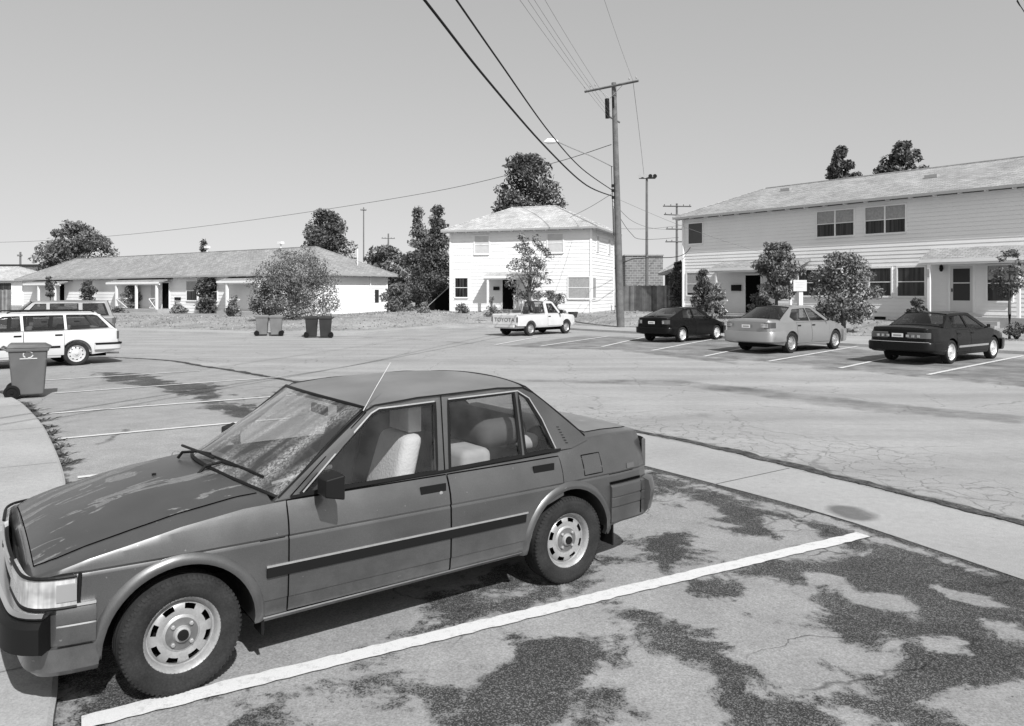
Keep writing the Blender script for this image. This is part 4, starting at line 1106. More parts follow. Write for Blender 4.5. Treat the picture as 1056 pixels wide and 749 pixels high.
P_white = paint_mat('white_paint', .53, 0, .4, dust=.12); P_cream = paint_mat('cream_paint', .56, 0, .45, dust=.25); P_grey = paint_mat('grey_paint', .13, .3, .4)

# silver sedan
root = car_root('parked_sedan', G(816.9, 364.4), (.775, .632), .885, 'silver rounded four-door sedan seen from behind, parked in front of the small sign', 'car', GRP, x_at=2.72)
sp = sedan_spec(front=.95, rear=1.13, wb=2.72, W=.90, r=.325, belt=.98, hood=.74, deck=1.06, roof_z=1.49, cowl=-.30, ws_top=-1.08, rs_top=-2.42, rs_base=-3.20, paint=P_silver, glass=M_glass_d,
    windows=[[(-.58, 1.0), (-1.50, 1.01), (-1.50, 1.40), (-1.24, 1.385)], [(-1.57, 1.01), (-2.45, 1.03), (-2.62, 1.14), (-2.33, 1.37), (-1.57, 1.40)]])
c = Car(sp, root); finish_common(c, side_doors(-.42, -1.53, -2.40, .30, .96)); lamp_set(c, M_red, .80, .985, .58, x_t=-3.58, plate=(0, .86), bz=(.36, .70)); mirror_part(c, -.62, 1.03, .87, P_silver, k=.75); interior(c, -1.3, -2.2, M_cloth)
lt = c.sweep('tail_lamp_lens', [p for p in c.end_path(False, -3.62, z=.9)[::-1] if p[1] < -.50 and p[1] > -.74], [(.016, .83), (.021, .83), (.021, .95), (.016, .95)], M_lens)
lt2 = c.sweep('tail_lamp_lens', [p for p in c.end_path(False, -3.62, z=.9)[::-1] if p[1] > .50 and p[1] < .74], [(.016, .83), (.021, .83), (.021, .95), (.016, .95)], M_lens)

# dark long sedan on the right
root = car_root('parked_sedan', G(982, 375.5), (.80, .60), .865, 'long boxy dark sedan with pale wheels, parked at the far right of the street', 'car', GRP, x_at=2.67)
sp = sedan_spec(front=.98, rear=1.16, wb=2.67, W=.88, r=.32, belt=.92, hood=.74, deck=.985, roof_z=1.375, cowl=-.25, ws_top=-1.0, rs_top=-2.30, rs_base=-2.92, paint=P_dark, tumble=.5, glass=M_glass_d,
    windows=[[(-.52, .94), (-1.50, .95), (-1.50, 1.30), (-1.14, 1.28)], [(-1.57, .95), (-2.42, .97), (-2.38, 1.08), (-2.28, 1.27), (-1.57, 1.30)]])
sp['rim'] = mat('pale_wheel_cover', .62, .35, .4, var=.1, vs=20); sp['rr'] = .225
c = Car(sp, root); finish_common(c, side_doors(-.38, -1.53, -2.38, .30, .90)); lamp_set(c, M_red, .70, .86, .18, plate=(0, .78), bz=(.36, .60)); mirror_part(c, -.60, .98, .86, P_dark, k=.75); interior(c, -1.3, -2.15, M_clothd)
tp = c.end_path(False, -3.80, z=.6)[::-1]; c.sweep('bumper_trim', tp, [(.03, .605), (.062, .605), (.062, .618), (.03, .618)], M_chrome)
for s_ in (1, -1):
    for yy in (.26, .40, .54): 
        mb = MB(); y_ = s_*yy; xx = -3.83-.06*(1-(yy/.71)**2)-.018; mb.box(xx-.006, y_-.035, .735, xx+.01, y_+.035, .80); mb.build('lamp_reflector', M_lens, root)
    o = c.patch('side_trim', [.42, .45, .475], [(.4, -2.28), (.5, -2.28)], [(.4, -.42), (.5, -.42)], .010, M_alloy, s_, n=20); 

# black hatchback
root = car_root('parked_hatchback', G(704.4, 353.2), (.72, .69), .815, 'low black hatchback with a sloping rear window, parked before the board fence', 'car', GRP, x_at=2.45)
sp = sedan_spec(front=.88, rear=.85, wb=2.45, W=.83, r=.295, belt=.86, hood=.68, deck=.95, roof_z=1.335, cowl=-.22, ws_top=-.92, rs_top=-1.95, rs_base=-3.02, paint=P_black, tumble=.45, glass=M_glass_d, rs_bow=.1,
    windows=[[(-.48, .88), (-1.52, .89), (-1.50, 1.265), (-1.06, 1.25)], [(-1.59, .89), (-2.30, .93), (-2.12, 1.22), (-1.96, 1.26), (-1.57, 1.268)]])
sp['rim'] = mat('pale_wheel_cover', .62, .35, .4); sp['rr'] = .205
c = Car(sp, root); finish_common(c, side_doors(-.36, -1.56, -2.1, .28, .84, 1)); lamp_set(c, M_red, .70, .86, .40, plate=(0, .76), bz=(.34, .58)); mirror_part(c, -.56, .92, .81, P_black, k=.75); interior(c, -1.2, -1.9, M_cloth)
for s_ in (1, -1):
    lt = c.sweep('tail_lamp_lens', [p for p in c.end_path(False, -3.24, z=.78)[::-1] if p[1]*s_ > .44 and p[1]*s_ < .60], [(.016, .73), (.02, .73), (.02, .83), (.016, .83)], M_lens)

# white estate car on the left
wd = Vector((-.72, -.694)).normalized(); rc = Vector(G(79.3, 377.3))
root = car_root('parked_estate_car', rc, wd, .86, 'white estate car with dark windows and roof rails, parked behind the rubbish bins', 'car', GRP, x_at=2.72)
Wg = .875; xr = -3.78
sp = dict(wb=2.72, r=.315, arch=.37, track=.86, tyre_w=.19, rr=.215, rim_style='ten', rim=mat('pale_wheel_cover', .62, .35), paint=P_white,
    plan=[(xr, Wg-.13), (xr+.05, Wg-.06), (xr+.2, Wg-.02), (-2.7, Wg), (0, Wg), (.5, Wg-.03), (.80, Wg-.12), (.95, Wg-.26)],
    inset=[(.15, .08), (.25, .04), (.34, .012), (.5, .0), (.62, .0), (.80, .02), (.93, .05), (1.3, .1)],
    top=[(xr, .90), (xr+.05, .935), (-3.5, .94), (-.25, .92), (0, .90), (.5, .80), (.85, .72), (.95, .64)],
    crown=[(xr, .01), (-3.3, .03), (-.25, .07), (.7, .05), (.95, .01)], bot=[(xr, .40), (xr+.3, .32), (-2.7, .24), (0, .24), (.95, .28)],
    zrows=[.26, .32, .4, .5, .62, .74, .84, .88], cabin=(-.27, xr+.08), belt=.93, tumble=.36, g_in=.03, g_taper=[(xr, .03), (-3.3, .0), (-1, .02), (-.3, .05)],
    g_outline=[(-.25, .92), (-.98, 1.34), (-1.15, 1.375), (-3.2, 1.375), (-3.34, 1.33), (-3.74, .925)],
    windows=[[(-.52, .95), (-1.46, .955), (-1.46, 1.32), (-1.1, 1.31)], [(-1.54, .955), (-2.44, .96), (-2.44, 1.325), (-1.54, 1.325)], [(-2.52, .96), (-3.52, .985), (-3.26, 1.30), (-3.16, 1.325), (-2.52, 1.33)]],
    roof=((-.98, 1.36), (-3.28, 1.365)), roof_crown=.04, roof_bow_f=.1, roof_bow_r=.04, ws_base=(-.25, .925), ws_bow=.25, ws_rise=.06, rs_base=(-3.70, .95), rs_bow=.05, rs_rise=.02, step=.1, nose_bow=.04, side_glass=M_glass_d, rs_glass=M_glass_d)
c = Car(sp, root); finish_common(c, side_doors(-.40, -1.50, -2.42, .30, .92))
lamp_set(c, M_red, .66, .88, .62, x_t=xr+.07, plate=(0, .75), bz=(.38, .56), bump_m=P_white); mirror_part(c, -.62, 1.0, .86, P_white); interior(c, -1.3, -2.2, M_cloth)
for s_ in (1, -1):
    c.patch('rub_strip', [.49, .52, .545], [(.4, -2.33), (.6, -2.33)], [(.4, -.42), (.6, -.42)], .012, M_blk, s_, n=14)
    mb = MB(); mb.tube([(-1.2, s_*.58, 1.40), (-1.3, s_*.58, 1.445), (-3.1, s_*.58, 1.445), (-3.2, s_*.58, 1.40)], .018, 6); mb.build('roof_rail', M_blk, root)
tp = c.end_path(False, -3.15, z=.56)[::-1]; c.sweep('bumper_trim', tp, [(.0, .53), (.075, .53), (.08, .575), (.0, .58)], M_blk)
mb = MB(); mb.tube([(-3.3, .3, .27), (-3.92, .3, .25)], .025, 8); mb.build('exhaust_pipe', M_alloy, root)

# grey four-wheel-drive wagon behind it
p = (at(68, 27.0), 27.0)
root = car_root('parked_utility_wagon', p, (-.86, -.51), .84, 'tall grey utility wagon mostly hidden behind the white estate car', 'car', GRP, x_at=1.9)
sp = dict(wb=2.6, r=.35, arch=.41, track=.84, tyre_w=.21, rr=.22, rim_style='ten', paint=P_grey,
    plan=[(-3.45, .78), (-3.4, .82), (-2.6, .85), (0, .85), (.5, .83), (.75, .76), (.80, .68)], inset=[(.3, .06), (.45, .0), (.8, .0), (1.0, .03), (1.6, .1)],
    top=[(-3.45, 1.02), (-3.4, 1.05), (-.3, 1.05), (0, 1.03), (.7, .97), (.8, .88)], crown=[(-3.45, .0), (-.3, .05), (.8, .01)], bot=[(-3.45, .45), (.8, .42)],
    zrows=[.5, .6, .8, .9, .98], cabin=(-.35, -3.38), belt=1.05, tumble=.28, g_in=.03,
    g_outline=[(-.35, 1.04), (-.88, 1.55), (-1.0, 1.60), (-3.2, 1.60), (-3.38, 1.04)],
    windows=[[(-.62, 1.08), (-1.30, 1.08), (-1.30, 1.52), (-.98, 1.52)], [(-1.42, 1.10), (-2.28, 1.10), (-2.28, 1.53), (-1.42, 1.53)], [(-2.42, 1.10), (-3.24, 1.10), (-3.10, 1.53), (-2.42, 1.53)]],
    roof=((-.88, 1.585), (-3.2, 1.585)), roof_crown=.04, ws_base=(-.35, 1.05), ws_bow=.15, ws_rise=.04, rs_base=(-3.37, 1.05), rs_bow=.03, rs_rise=.02, step=.15, nose_bow=.03, side_glass=M_glass_d, rs_glass=M_glass_d)
c = Car(sp, root); finish_common(c, side_doors(-.5, -1.36, -2.35, .45, 1.0)); lamp_set(c, M_red, .8, 1.0, .66, zh0=.7, zh1=.88, plate=(0, .75), bz=(.45, .62)); interior(c, -1.2, -2.1, M_clothd)

# white saloon nose at the left edge
root = car_root('parked_sedan', (at(2, 24.5), 24.5), (.80, .60), .84, 'white sedan cut off by the left edge of the photo, beyond the white estate car', 'car', GRP, x_at=-.55)
sp = sedan_spec(front=.9, rear=1.0, wb=2.6, W=.86, r=.31, belt=.93, hood=.82, deck=1.0, roof_z=1.38, cowl=-.25, ws_top=-1.0, rs_top=-2.25, rs_base=-2.8, paint=P_white,
    windows=[[(-.52, .95), (-1.48, .96), (-1.48, 1.30), (-1.14, 1.28)], [(-1.55, .96), (-2.35, .98), (-2.2, 1.27), (-1.55, 1.30)]])
c = Car(sp, root); finish_common(c, side_doors(-.38, -1.5, -2.3, .30, .90)); lamp_set(c, M_red, .7, .86, .4); mirror_part(c, -.6, .98, .84, P_white); interior(c, -1.3, -2.1, M_clothd)

# white pickup
root = car_root('pickup_truck', G(547.6, 346.6), (.66, .75), .775, 'small white pickup truck with an open bed, parked across the street before the two-storey house', 'truck', GRP, x_at=2.58)
sp = dict(wb=2.58, r=.315, arch=.37, track=.775, tyre_w=.18, rr=.19, rim_style='ten', rim=M_alloy, paint=P_cream,
    plan=[(-3.45, .76), (-3.42, .775), (-2.5, .79), (0, .79), (.45, .77), (.68, .72), (.72, .66)], inset=[(.3, .06), (.42, .0), (.7, .0), (.9, .02), (1.0, .05), (1.5, .1)],
    top=[(-3.45, .93), (-3.43, .94), (-1.52, .94), (-1.50, .95), (-.35, .95), (-.1, .93), (.6, .86), (.72, .75)], crown=[(-3.45, .0), (-1.4, .0), (-.35, .05), (.72, .01)],
    bot=[(-3.45, .46), (-2.9, .44), (-2.0, .36), (.72, .36)], zrows=[.42, .5, .6, .7, .8, .88], cabin=(-.40, -3.40), belt=.95, tumble=.30, g_in=.025,
    g_outline=[(-.38, .94), (-.80, 1.45), (-.9, 1.49), (-1.42, 1.49), (-1.50, 1.44), (-1.52, .94)],
    windows=[[(-.58, .98), (-1.32, .98), (-1.32, 1.41), (-.93, 1.41)]], roof=((-.80, 1.485), (-1.46, 1.485)), roof_crown=.04, roof_bow_f=.06, roof_bow_r=.0,
    ws_base=(-.38, .95), ws_bow=.14, ws_rise=.04, rs_base=(-1.50, .97), rs_bow=.0, rs_rise=.0, step=.12, nose_bow=.03, side_glass=M_glass, rs_glass=M_glass)
c = Car(sp, root); finish_common(c, side_doors(-.28, -1.40, -2, .42, .93, 1)); 
c.sweep('front_bumper', c.end_path(True, .55, z=.5), [(.0, .40), (.07, .40), (.08, .52), (.0, .53)], M_chrome)
for s_ in (1, -1): c.sweep('headlight', [p for p in c.end_path(True, .66, z=.7) if p[1]*s_ > .4], [(.002, .60), (.015, .60), (.015, .76), (.002, .76)], M_lens)
mb = MB(); mb.box(-3.45, -.70, .50, -3.475, .70, .92); tg = mb.build('tailgate', P_cream, root); bevel(tg, .01)
text_mesh('tailgate_lettering', 'TOYOTA', .24, mat('lettering_grey', .12, .6), tg, (-3.482, 0, .71), (R(90), 0, R(-90)), sx=1.2)
mb = MB(); mb.box(-3.60, -.62, .40, -3.50, .62, .50); mb.build('rear_bumper', P_cream, root)
for s_ in (1, -1): mb = MB(); mb.box(-3.48, s_*.70, .62, -3.45, s_*.77, .84); mb.build('tail_lamp', M_red, root)
mb = MB(); mb.box(-1.56, -.70, .55, -1.53, .70, .97); mb.build('bed_front', P_cream, root)
mb = MB(); mb.box(-3.4, -.70, .50, -1.56, .70, .53); mb.build('bed_floor', M_grass if False else M_dash, root)
for s_ in (1, -1): mb = MB(); mb.box(-3.42, s_*.70, .94, -1.56, s_*.775, .965); mb.build('bed_rail', P_cream, root)
mirror_part(c, -.55, 1.0, .77, M_blk); c.seat(-1.15, .35, M_clothd); c.seat(-1.15, -.35, M_clothd)

# ------------------------------------------------------------------ houses
def siding_material(name, g, var=.05):
    m, t, b = node_mat(name); n = N(t)
    col = n.math('MULTIPLY', n.rng(n.noise(.6, 6), .3, .7, g*(1-var), g*(1+var*.5)), n.rng(n.noise(30, 4, vec=n.mapping((.15, .15, 1))), .3, .7, .97, 1.02))
    n.link(col, b.inputs['Base Color']); b.inputs['Roughness'].default_value = .75; b.inputs['Specular IOR Level'].default_value = .25
    return m
M_sid = siding_material('white_siding_paint', .77); M_sid2 = siding_material('cream_siding_paint', .62); M_trim = mat('white_trim_paint', .74, .6, var=.05, vs=3)
def shingle_material(name, g, rotz=0):
    m, t, b = node_mat(name); n = N(t)
    br = t.nodes.new('ShaderNodeTexBrick'); br.inputs['Scale'].default_value = 1.0
    br.inputs['Color1'].default_value = (g*.82,)*3+(1,); br.inputs['Color2'].default_value = (g*1.15,)*3+(1,); br.inputs['Mortar'].default_value = (g*.45,)*3+(1,)
    br.inputs['Brick Width'].default_value = .32; br.inputs['Row Height'].default_value = .14; br.inputs['Mortar Size'].default_value = .010; br.inputs['Bias'].default_value = 0
    n.link(n.attr_uv(t), br.inputs['Vector']) if hasattr(n, 'attr_uv') else None
    uv = t.nodes.new('ShaderNodeUVMap'); uv.uv_map = 'UVMap'; n.link(uv.outputs[0], br.inputs['Vector'])
    bw = t.nodes.new('ShaderNodeRGBToBW'); n.link(br.outputs[0], bw.inputs[0])
    col = n.math('MULTIPLY', bw.outputs[0], n.rng(n.noise(.7, 6), .3, .7, .84, 1.14)); col = n.math('MULTIPLY', col, n.rng(n.noise(9, 4), .3, .7, .85, 1.15))
    n.link(col, b.inputs['Base Color']); b.inputs['Roughness'].default_value = .95; b.inputs['Specular IOR Level'].default_value = .1
    n.bump(bw.outputs[0], .6, .02, b)
    return m
M_roofL = shingle_material('grey_shingles', .27); M_roofC = shingle_material('pale_shingles', .42); M_roofR = shingle_material('light_grey_shingles', .30)
M_pane, _t, _b = node_mat('house_window_glass'); _n = N(_t)
_n.link(_n.rng(_n.noise(1.0, 3, vec=_n.mapping((9, 9, .4))), .35, .65, .006, .05), _b.inputs['Base Color']); _b.inputs['Roughness'].default_value = .1; _b.inputs['Specular IOR Level'].default_value = .3; M_curtain = mat('net_curtain', .30, .9, var=.2, vs=12); M_dark_in = mat('dark_interior', .006, 1, spec=0)
M_eave = mat('eave_paint', .30, .8); M_found = mat('foundation_concrete', .3, .9, var=.1, vs=3); M_door = mat('pale_door_paint', .55, .6)
M_screen = mat('insect_screen', .045, .8, spec=.2)

def siding_wall(mb, p0, p1, z0, z1, course=.2):
    """lapped boards from p0 to p1 (outside on the right-hand side when walking p0->p1)"""
    a = Vector((p0[0], p0[1], 0)); b = Vector((p1[0], p1[1], 0)); d = (b-a).normalized(); nn = Vector((d.y, -d.x, 0))
    n = int(math.ceil((z1-z0)/course)); v = []; f = []
    for i in range(n):
        zb = z0+i*course; zt = min(z1, zb+course)
        lo = .020
        v += [a+nn*lo+Vector((0, 0, zb)), b+nn*lo+Vector((0, 0, zb)), b+nn*.002+Vector((0, 0, zt)), a+nn*.002+Vector((0, 0, zt)), a+nn*.0+Vector((0, 0, zb)), b+nn*.0+Vector((0, 0, zb))]
        k = i*6; f += [(k, k+1, k+2, k+3), (k+4, k+5, k+1, k)]
    mb.add(v, f)
def uv_planar(o, dirs):
    me = o.data; uvl = me.uv_layers.new(name='UVMap')
    for p in me.polygons:
        n = p.normal; h = Vector((-n.y, n.x, 0));
        h = h.normalized() if h.length > 1e-3 else Vector((1, 0, 0)); u = n.cross(h)
        for li in p.loop_indices:
            co = me.vertices[me.loops[li].vertex_index].co; uvl.data[li].uv = (co.dot(h), co.dot(u))
def hip_roof(root, x0, y0, x1, y1, ze, zr, ov, m, rin=None, gable=False, th=.10, name='roof'):
    """hip roof over a rectangle; ridge along x"""
    X0, X1, Y0, Y1 = x0-ov, x1+ov, y0-ov, y1+ov; ym = (Y0+Y1)/2; rin = (Y1-Y0)/2 if rin is None else rin
    v = [(X0, Y0, ze), (X1, Y0, ze), (X1, Y1, ze), (X0, Y1, ze), (X0+rin, ym, zr), (X1-rin, ym, zr)]
    nb = [(x, y, z-th) for x, y, z in v[:4]]
    f = [(0, 1, 5, 4), (1, 2, 5), (2, 3, 4, 5), (3, 0, 4), (0, 6, 7, 1), (1, 7, 8, 2), (2, 8, 9, 3), (3, 9, 6, 0), (9, 8, 7, 6)]
    o = mesh_obj(name, v+nb, f, m, root); uv_planar(o, None)
    fm = MB()
    # ridge and hip caps
    for a, b in ((4, 5), (0, 4), (3, 4), (1, 5), (2, 5)):
        fm.tube([Vector(v[a])+Vector((0, 0, .01)), Vector(v[b])+Vector((0, 0, .01))], .05, 6)
    fm.build('ridge_cap', m, o); uv_planar(o.children[0], None)
    e = MB(); e.box(X0-.005, Y0-.005, ze-th-.03, X1+.005, Y0+.02, ze-.015); e.box(X1-.02, Y0+.022, ze-th-.03, X1+.005, Y1, ze-.015)
    e.build('fascia_board', M_eave, o)
    return o
def rafters(roof, x0, x1, y, z, n, ln=.5, m=None):
    for i in range(n):
        x = x0+(x1-x0)*i/(n-1); mb = MB(); mb.box(x-.035, y, z-.15, x+.035, y+ln, z-.02); mb.build('rafter_tail', m or M_trim, roof)
def window(root, x, z, w_, h_, y=0, mull=1, sash=True, curtain=None, frame=.07, pane=M_pane, blinds=0, rot=0):
    """double-hung window whose outside is at local -y"""
    f = MB(); d0, d1 = y-.06, y-.005
    f.box(x-frame, d0, z-frame, x, d1, z+h_+frame); f.box(x+w_, d0, z-frame, x+w_+frame, d1, z+h_+frame)
    f.box(x, d0, z+h_, x+w_, d1, z+h_+frame); f.box(x-.03, d0-.03, z-frame-.02, x+w_+.03, d1, z-frame+.03); f.box(x, d0, z-frame+.032, x+w_, d1, z)
    for k in range(1, mull): xm = x+w_*k/mull; f.box(xm-.035, d0, z, xm+.035, d1, z+h_)
    o = f.build('window', M_trim, root)
    g = MB(); g.box(x+.002, y-.026, z+.002, x+w_-.002, y-.022, z+h_-.002); g.build('pane', pane, o)
    if sash:
        for k in range(mull):
            a = x+w_*k/mull+(.035 if k else 0); b = x+w_*(k+1)/mull-(.035 if k < mull-1 else 0); s_ = MB()
            s_.box(a, y-.045, z+h_*.5-.02, b, y-.028, z+h_*.5+.02); s_.build('sash', M_trim, o)
    if blinds:
        for k in range(mull):
            a = x+w_*k/mull+(.04 if k else .02); b = x+w_*(k+1)/mull-(.04 if k < mull-1 else .02); s_ = MB()
            s_.box(a, y-.034, z+h_*(1-blinds), b, y-.027, z+h_-.01); s_.build('window_blind', M_curtain, o)
    return o
def facade_root(C_, d, label, cat, name='house', group=None, z=0.):
    d = Vector(d).normalized(); return empty(name, (C_[0], C_[1], z), math.atan2(d.y, d.x), label, cat, group)
GH = 'houses along the street'

# --- right two-storey row house (local x runs from its far left corner towards the viewer)
rh = facade_root((10.65, 47.66), (.61, -.792), 'long two-storey row house with pale lapped siding and a low-pitched shingle roof, on the right', 'house', group=GH)
LR = 27.0; DR = 8.0
wb = MB(); siding_wall(wb, (0, 0), (LR, 0), .35, 6.42, .19); siding_wall(wb, (LR, 0), (LR, DR), .35, 6.42, .19); siding_wall(wb, (LR, DR), (0, DR), .35, 6.42, .19); siding_wall(wb, (0, DR), (0, 0), .35, 6.42, .19)
for (x, y) in ((0, 0), (LR, 0), (0, DR), (LR, DR)): wb.box(x-.07, y-.07, .3, x+.07, y+.07, 6.42)
shaded_laps(wb.build('wall', M_sid, rh))
mb = MB(); mb.box(.03, .03, -.3, LR-.03, DR-.03, .62); mb.build('foundation', M_found, rh)
rf = hip_roof(rh, 0, 0, LR, DR, 6.55, 8.35, .48, M_roofR, rin=3.6)
rafters(rf, -.3, LR, -.40, 6.53, 26, .38)
for (x, wd_) in ((8.98, 2.0), (11.6, 1.95)): window(rh, x, 4.84, wd_, 1.30, mull=2, blinds=.5)
window(rh, .42, 4.90, 1.05, 1.22, sash=False, pane=mat('closed_grey_blind', .07, .8)); window(rh, 19.6, 4.84, 2.0, 1.3, mull=2, blinds=.5); window(rh, 22.4, 4.84, 2.0, 1.3, mull=2, blinds=.4)
window(rh, .30, 1.75, 1.25, 1.35, blinds=.9); window(rh, 11.82, 1.75, 1.05, 1.36, blinds=.0); window(rh, 13.2, 1.75, 1.25, 1.36, mull=1, blinds=0); window(rh, 7.9, 1.75, 2.4, 1.36, mull=2)
window(rh, 17.15, 1.55, .95, 1.55, blinds=.4); window(rh, 20.6, 1.75, 2.2, 1.36, mull=2)
def porch(root, x0, x1, depth, zr, posts, zfl, m_roof, drop=.30, rail=None, steps=None, post_w=.06, rise=.42):
    v = [(x0, -depth, zr), (x1, -depth, zr), (x1, -.02, zr+rise), (x0, -.02, zr+rise), (x0, -depth, zr-.09), (x1, -depth, zr-.09), (x1, -.02, zr+rise-.09), (x0, -.02, zr+rise-.09)]
    o = mesh_obj('porch_roof', v, [(0, 1, 2, 3), (0, 4, 5, 1), (1, 5, 6, 2), (3, 7, 4, 0), (7, 6, 5, 4)], m_roof, root); uv_planar(o, None)
    e = MB(); e.box(x0-.01, -depth-.02, zr-.15, x1+.01, -depth-.003, zr+.005); e.build('fascia_board', M_trim, o)
    b = MB(); b.box(x0+.06, -depth+.05, zr-.24, x1-.06, -depth+.15, zr-.093); b.build('porch_beam', M_trim, o)
    for px_ in posts: p = MB(); p.box(px_-post_w, -depth+.04, zfl, px_+post_w, -depth+.04+2*post_w, zr-.243); p.build('porch_post', M_trim, root)
    fl = MB(); fl.box(x0+.1, -depth-.05, -.2, x1-.1, -.03, zfl); fl.build('porch_floor', M_kerb, root)
    if steps:
        for k in range(steps[1]): s_ = MB(); s_.box(steps[0]-.7, -depth-.05-.28*(k+1), -.2, steps[0]+.7, -depth-.054-.28*k, zfl-.17*(k+1)); s_.build('porch_step', M_kerb, root)
    return o
def cross_rail(root, x0, x1, y, z0, z1):
    r_ = MB(); r_.box(x0, y-.03, z1-.06, x1, y+.03, z1); r_.box(x0, y-.03, z0, x1, y+.03, z0+.06); L = x1-x0
    r_.tube([(x0, y, z0+.06), (x1, y, z1-.06)], .025, 5); r_.tube([(x0, y-.052, z1-.06), (x1, y-.052, z0+.06)], .025, 5); r_.build('porch_rail', M_trim, root)
def door(root, x, z, w_, h_, m=M_door, glass=None, dark=False, hinge=1):
    f = MB(); f.box(x-.09, -.07, z, x, -.003, z+h_+.09); f.box(x+w_, -.07, z, x+w_+.09, -.003, z+h_+.09); f.box(x, -.07, z+h_, x+w_, -.003, z+h_+.09)
    o = f.build('door', M_trim, root); p = MB(); p.box(x+.003, -.042, z+.02, x+w_-.003, -.028, z+h_-.003); p.build('door_leaf', M_dark_in if dark else m, o)
    if glass: g = MB(); g.box(x+.12, -.05, z+glass[0], x+w_-.12, -.044, z+glass[1]); g.build('screen_pane', M_screen, o); r_ = MB(); r_.box(x+.12, -.058, z+(glass[0]+glass[1])*.52, x+w_-.12, -.051, z+(glass[0]+glass[1])*.52+.05); r_.build('screen_bar', m, o)
    h = MB(); h.box(x+.05, -.075, z+.95, x+.10, -.052, z+1.10); h.build('door_handle', M_blk, o)
    return o
porch(rh, 2.9, 8.6, 1.25, 3.30, (3.35, 8.1), .72, M_roofR, steps=(5.2, 2))
cross_rail(rh, 3.42, 4.15, -1.18, .80, 1.50); 
door(rh, 4.55, .74, 1.0, 2.15, dark=True)
porch(rh, 14.75, 19.6, 1.25, 3.42, (15.15, 18.75), .85, M_roofR, steps=(17.4, 3), rise=.55)
door(rh, 15.6, 1.0, .95, 2.12, glass=(.55, 2.0)); 
mb = MB(); mb.lathe([(.02, 3.2), (.07, 3.16), (.09, 3.02), (.06, 2.9), (.02, 2.88)], 10, 'z', (15.25, -.16, 0)); mb.box(15.22, -.12, 3.02, 15.28, -.02, 3.08); mb.build('porch_lamp', M_blk, rh)
mb = MB(); mb.box(3.62, -.14, 2.0, 4.25, -.03, 2.35); mb.build('mail_box', M_blk, rh)
mb = MB(); mb.box(15.09, -1.235, 2.62, 15.2, -1.215, 2.98); mb.build('house_number_plate', M_eave, rh)
mb = MB(); mb.box(12.05, -.04, .42, 12.6, -.01, .72); mb.build('crawlspace_vent', M_blk, rh)
for x, y in ((13.8, 2.2), (5.2, 3.0)):
    mb = MB(); zr = 6.55+1.8*(y+.55)/4.55; mb.box(x-.3, y-.15, zr-.05, x+.3, y+.15, zr+.10); mb.build('roof_vent', M_eave, rf)
mb = MB(); mb.tube([(.02, -.09, 6.3), (.02, -.09, .8)], .04, 6); mb.build('downpipe', M_trim, rh)

# --- centre two-storey house
ch = facade_root((-4.09, 51.2), (.94, -.343), 'two-storey white house with a pale hipped roof behind the utility pole', 'house', group=GH)
LC = 9.6; DC = 6.4
wb = MB(); siding_wall(wb, (0, 0), (LC, 0), .45, 5.9, .23); siding_wall(wb, (LC, 0), (LC, DC), .45, 5.9, .23); siding_wall(wb, (LC, DC), (0, DC), .45, 5.9, .23); siding_wall(wb, (0, DC), (0, 0), .45, 5.9, .23)
for (x, y) in ((0, 0), (LC, 0), (0, DC), (LC, DC)): wb.box(x-.06, y-.06, .4, x+.06, y+.06, 5.9)
shaded_laps(wb.build('wall', M_sid, ch))
mb = MB(); mb.box(.03, .03, -.3, LC-.03, DC-.03, .60); mb.build('foundation', M_found, ch)
rf = hip_roof(ch, 0, 0, LC, DC, 6.0, 7.75, .5, M_roofC, rin=3.75); rafters(rf, -.3, LC+.3, -.46, 5.98, 14, .44)
for i in range(6): y = .3+i*1.1; mb = MB(); mb.box(LC+.02, y-.035, 5.84, LC+.46, y+.035, 5.96); mb.build('rafter_tail', M_trim, rf)
M_shade = mat('pale_window_shade', .5, .8, var=.1, vs=3)
window(ch, 1.75, 4.45, 1.0, 1.15, pane=M_shade, blinds=0); window(ch, 6.78, 4.45, 1.0, 1.15, pane=M_shade); window(ch, .35, 1.60, .90, 1.25, blinds=.0)
window(ch, 8.15, 1.55, 1.35, 1.3, y=0, pane=M_curtain)
cw_ = MB(); cw_.box(LC+.005, .25, 1.5, LC+.05, 1.1, 2.9); o = cw_.build('window', M_trim, ch); g = MB(); g.box(LC+.052, .33, 1.58, LC+.056, 1.02, 2.82); g.build('pane', M_curtain, o)
for y in (1.3, 4.6): cw_ = MB(); cw_.box(LC+.005, y, 4.5, LC+.05, y+.7, 5.6); o = cw_.build('window', M_trim, ch); g = MB(); g.box(LC+.052, y+.07, 4.57, LC+.056, y+.63, 5.53); g.build('pane', M_shade, o)
porch(ch, 2.75, 6.0, 1.15, 2.95, (3.1, 5.7), .78, M_roofC, steps=(4.2, 2), rise=.3)
door(ch, 3.72, .80, .95, 2.1, dark=True)
mb = MB(); mb.box(3.1, -.12, 2.05, 3.5, -.03, 2.28); mb.build('mail_box', M_blk, ch)
o = None
r_ = MB()
for k in range(7): x = 4.9+k*.14; r_.box(x-.05, -1.12, .80, x+.05, -1.08, 1.75)
r_.box(4.8, -1.078, 1.5, 5.85, -1.04, 1.58); r_.box(4.8, -1.078, .95, 5.85, -1.04, 1.03); r_.build('porch_rail', M_trim, ch)

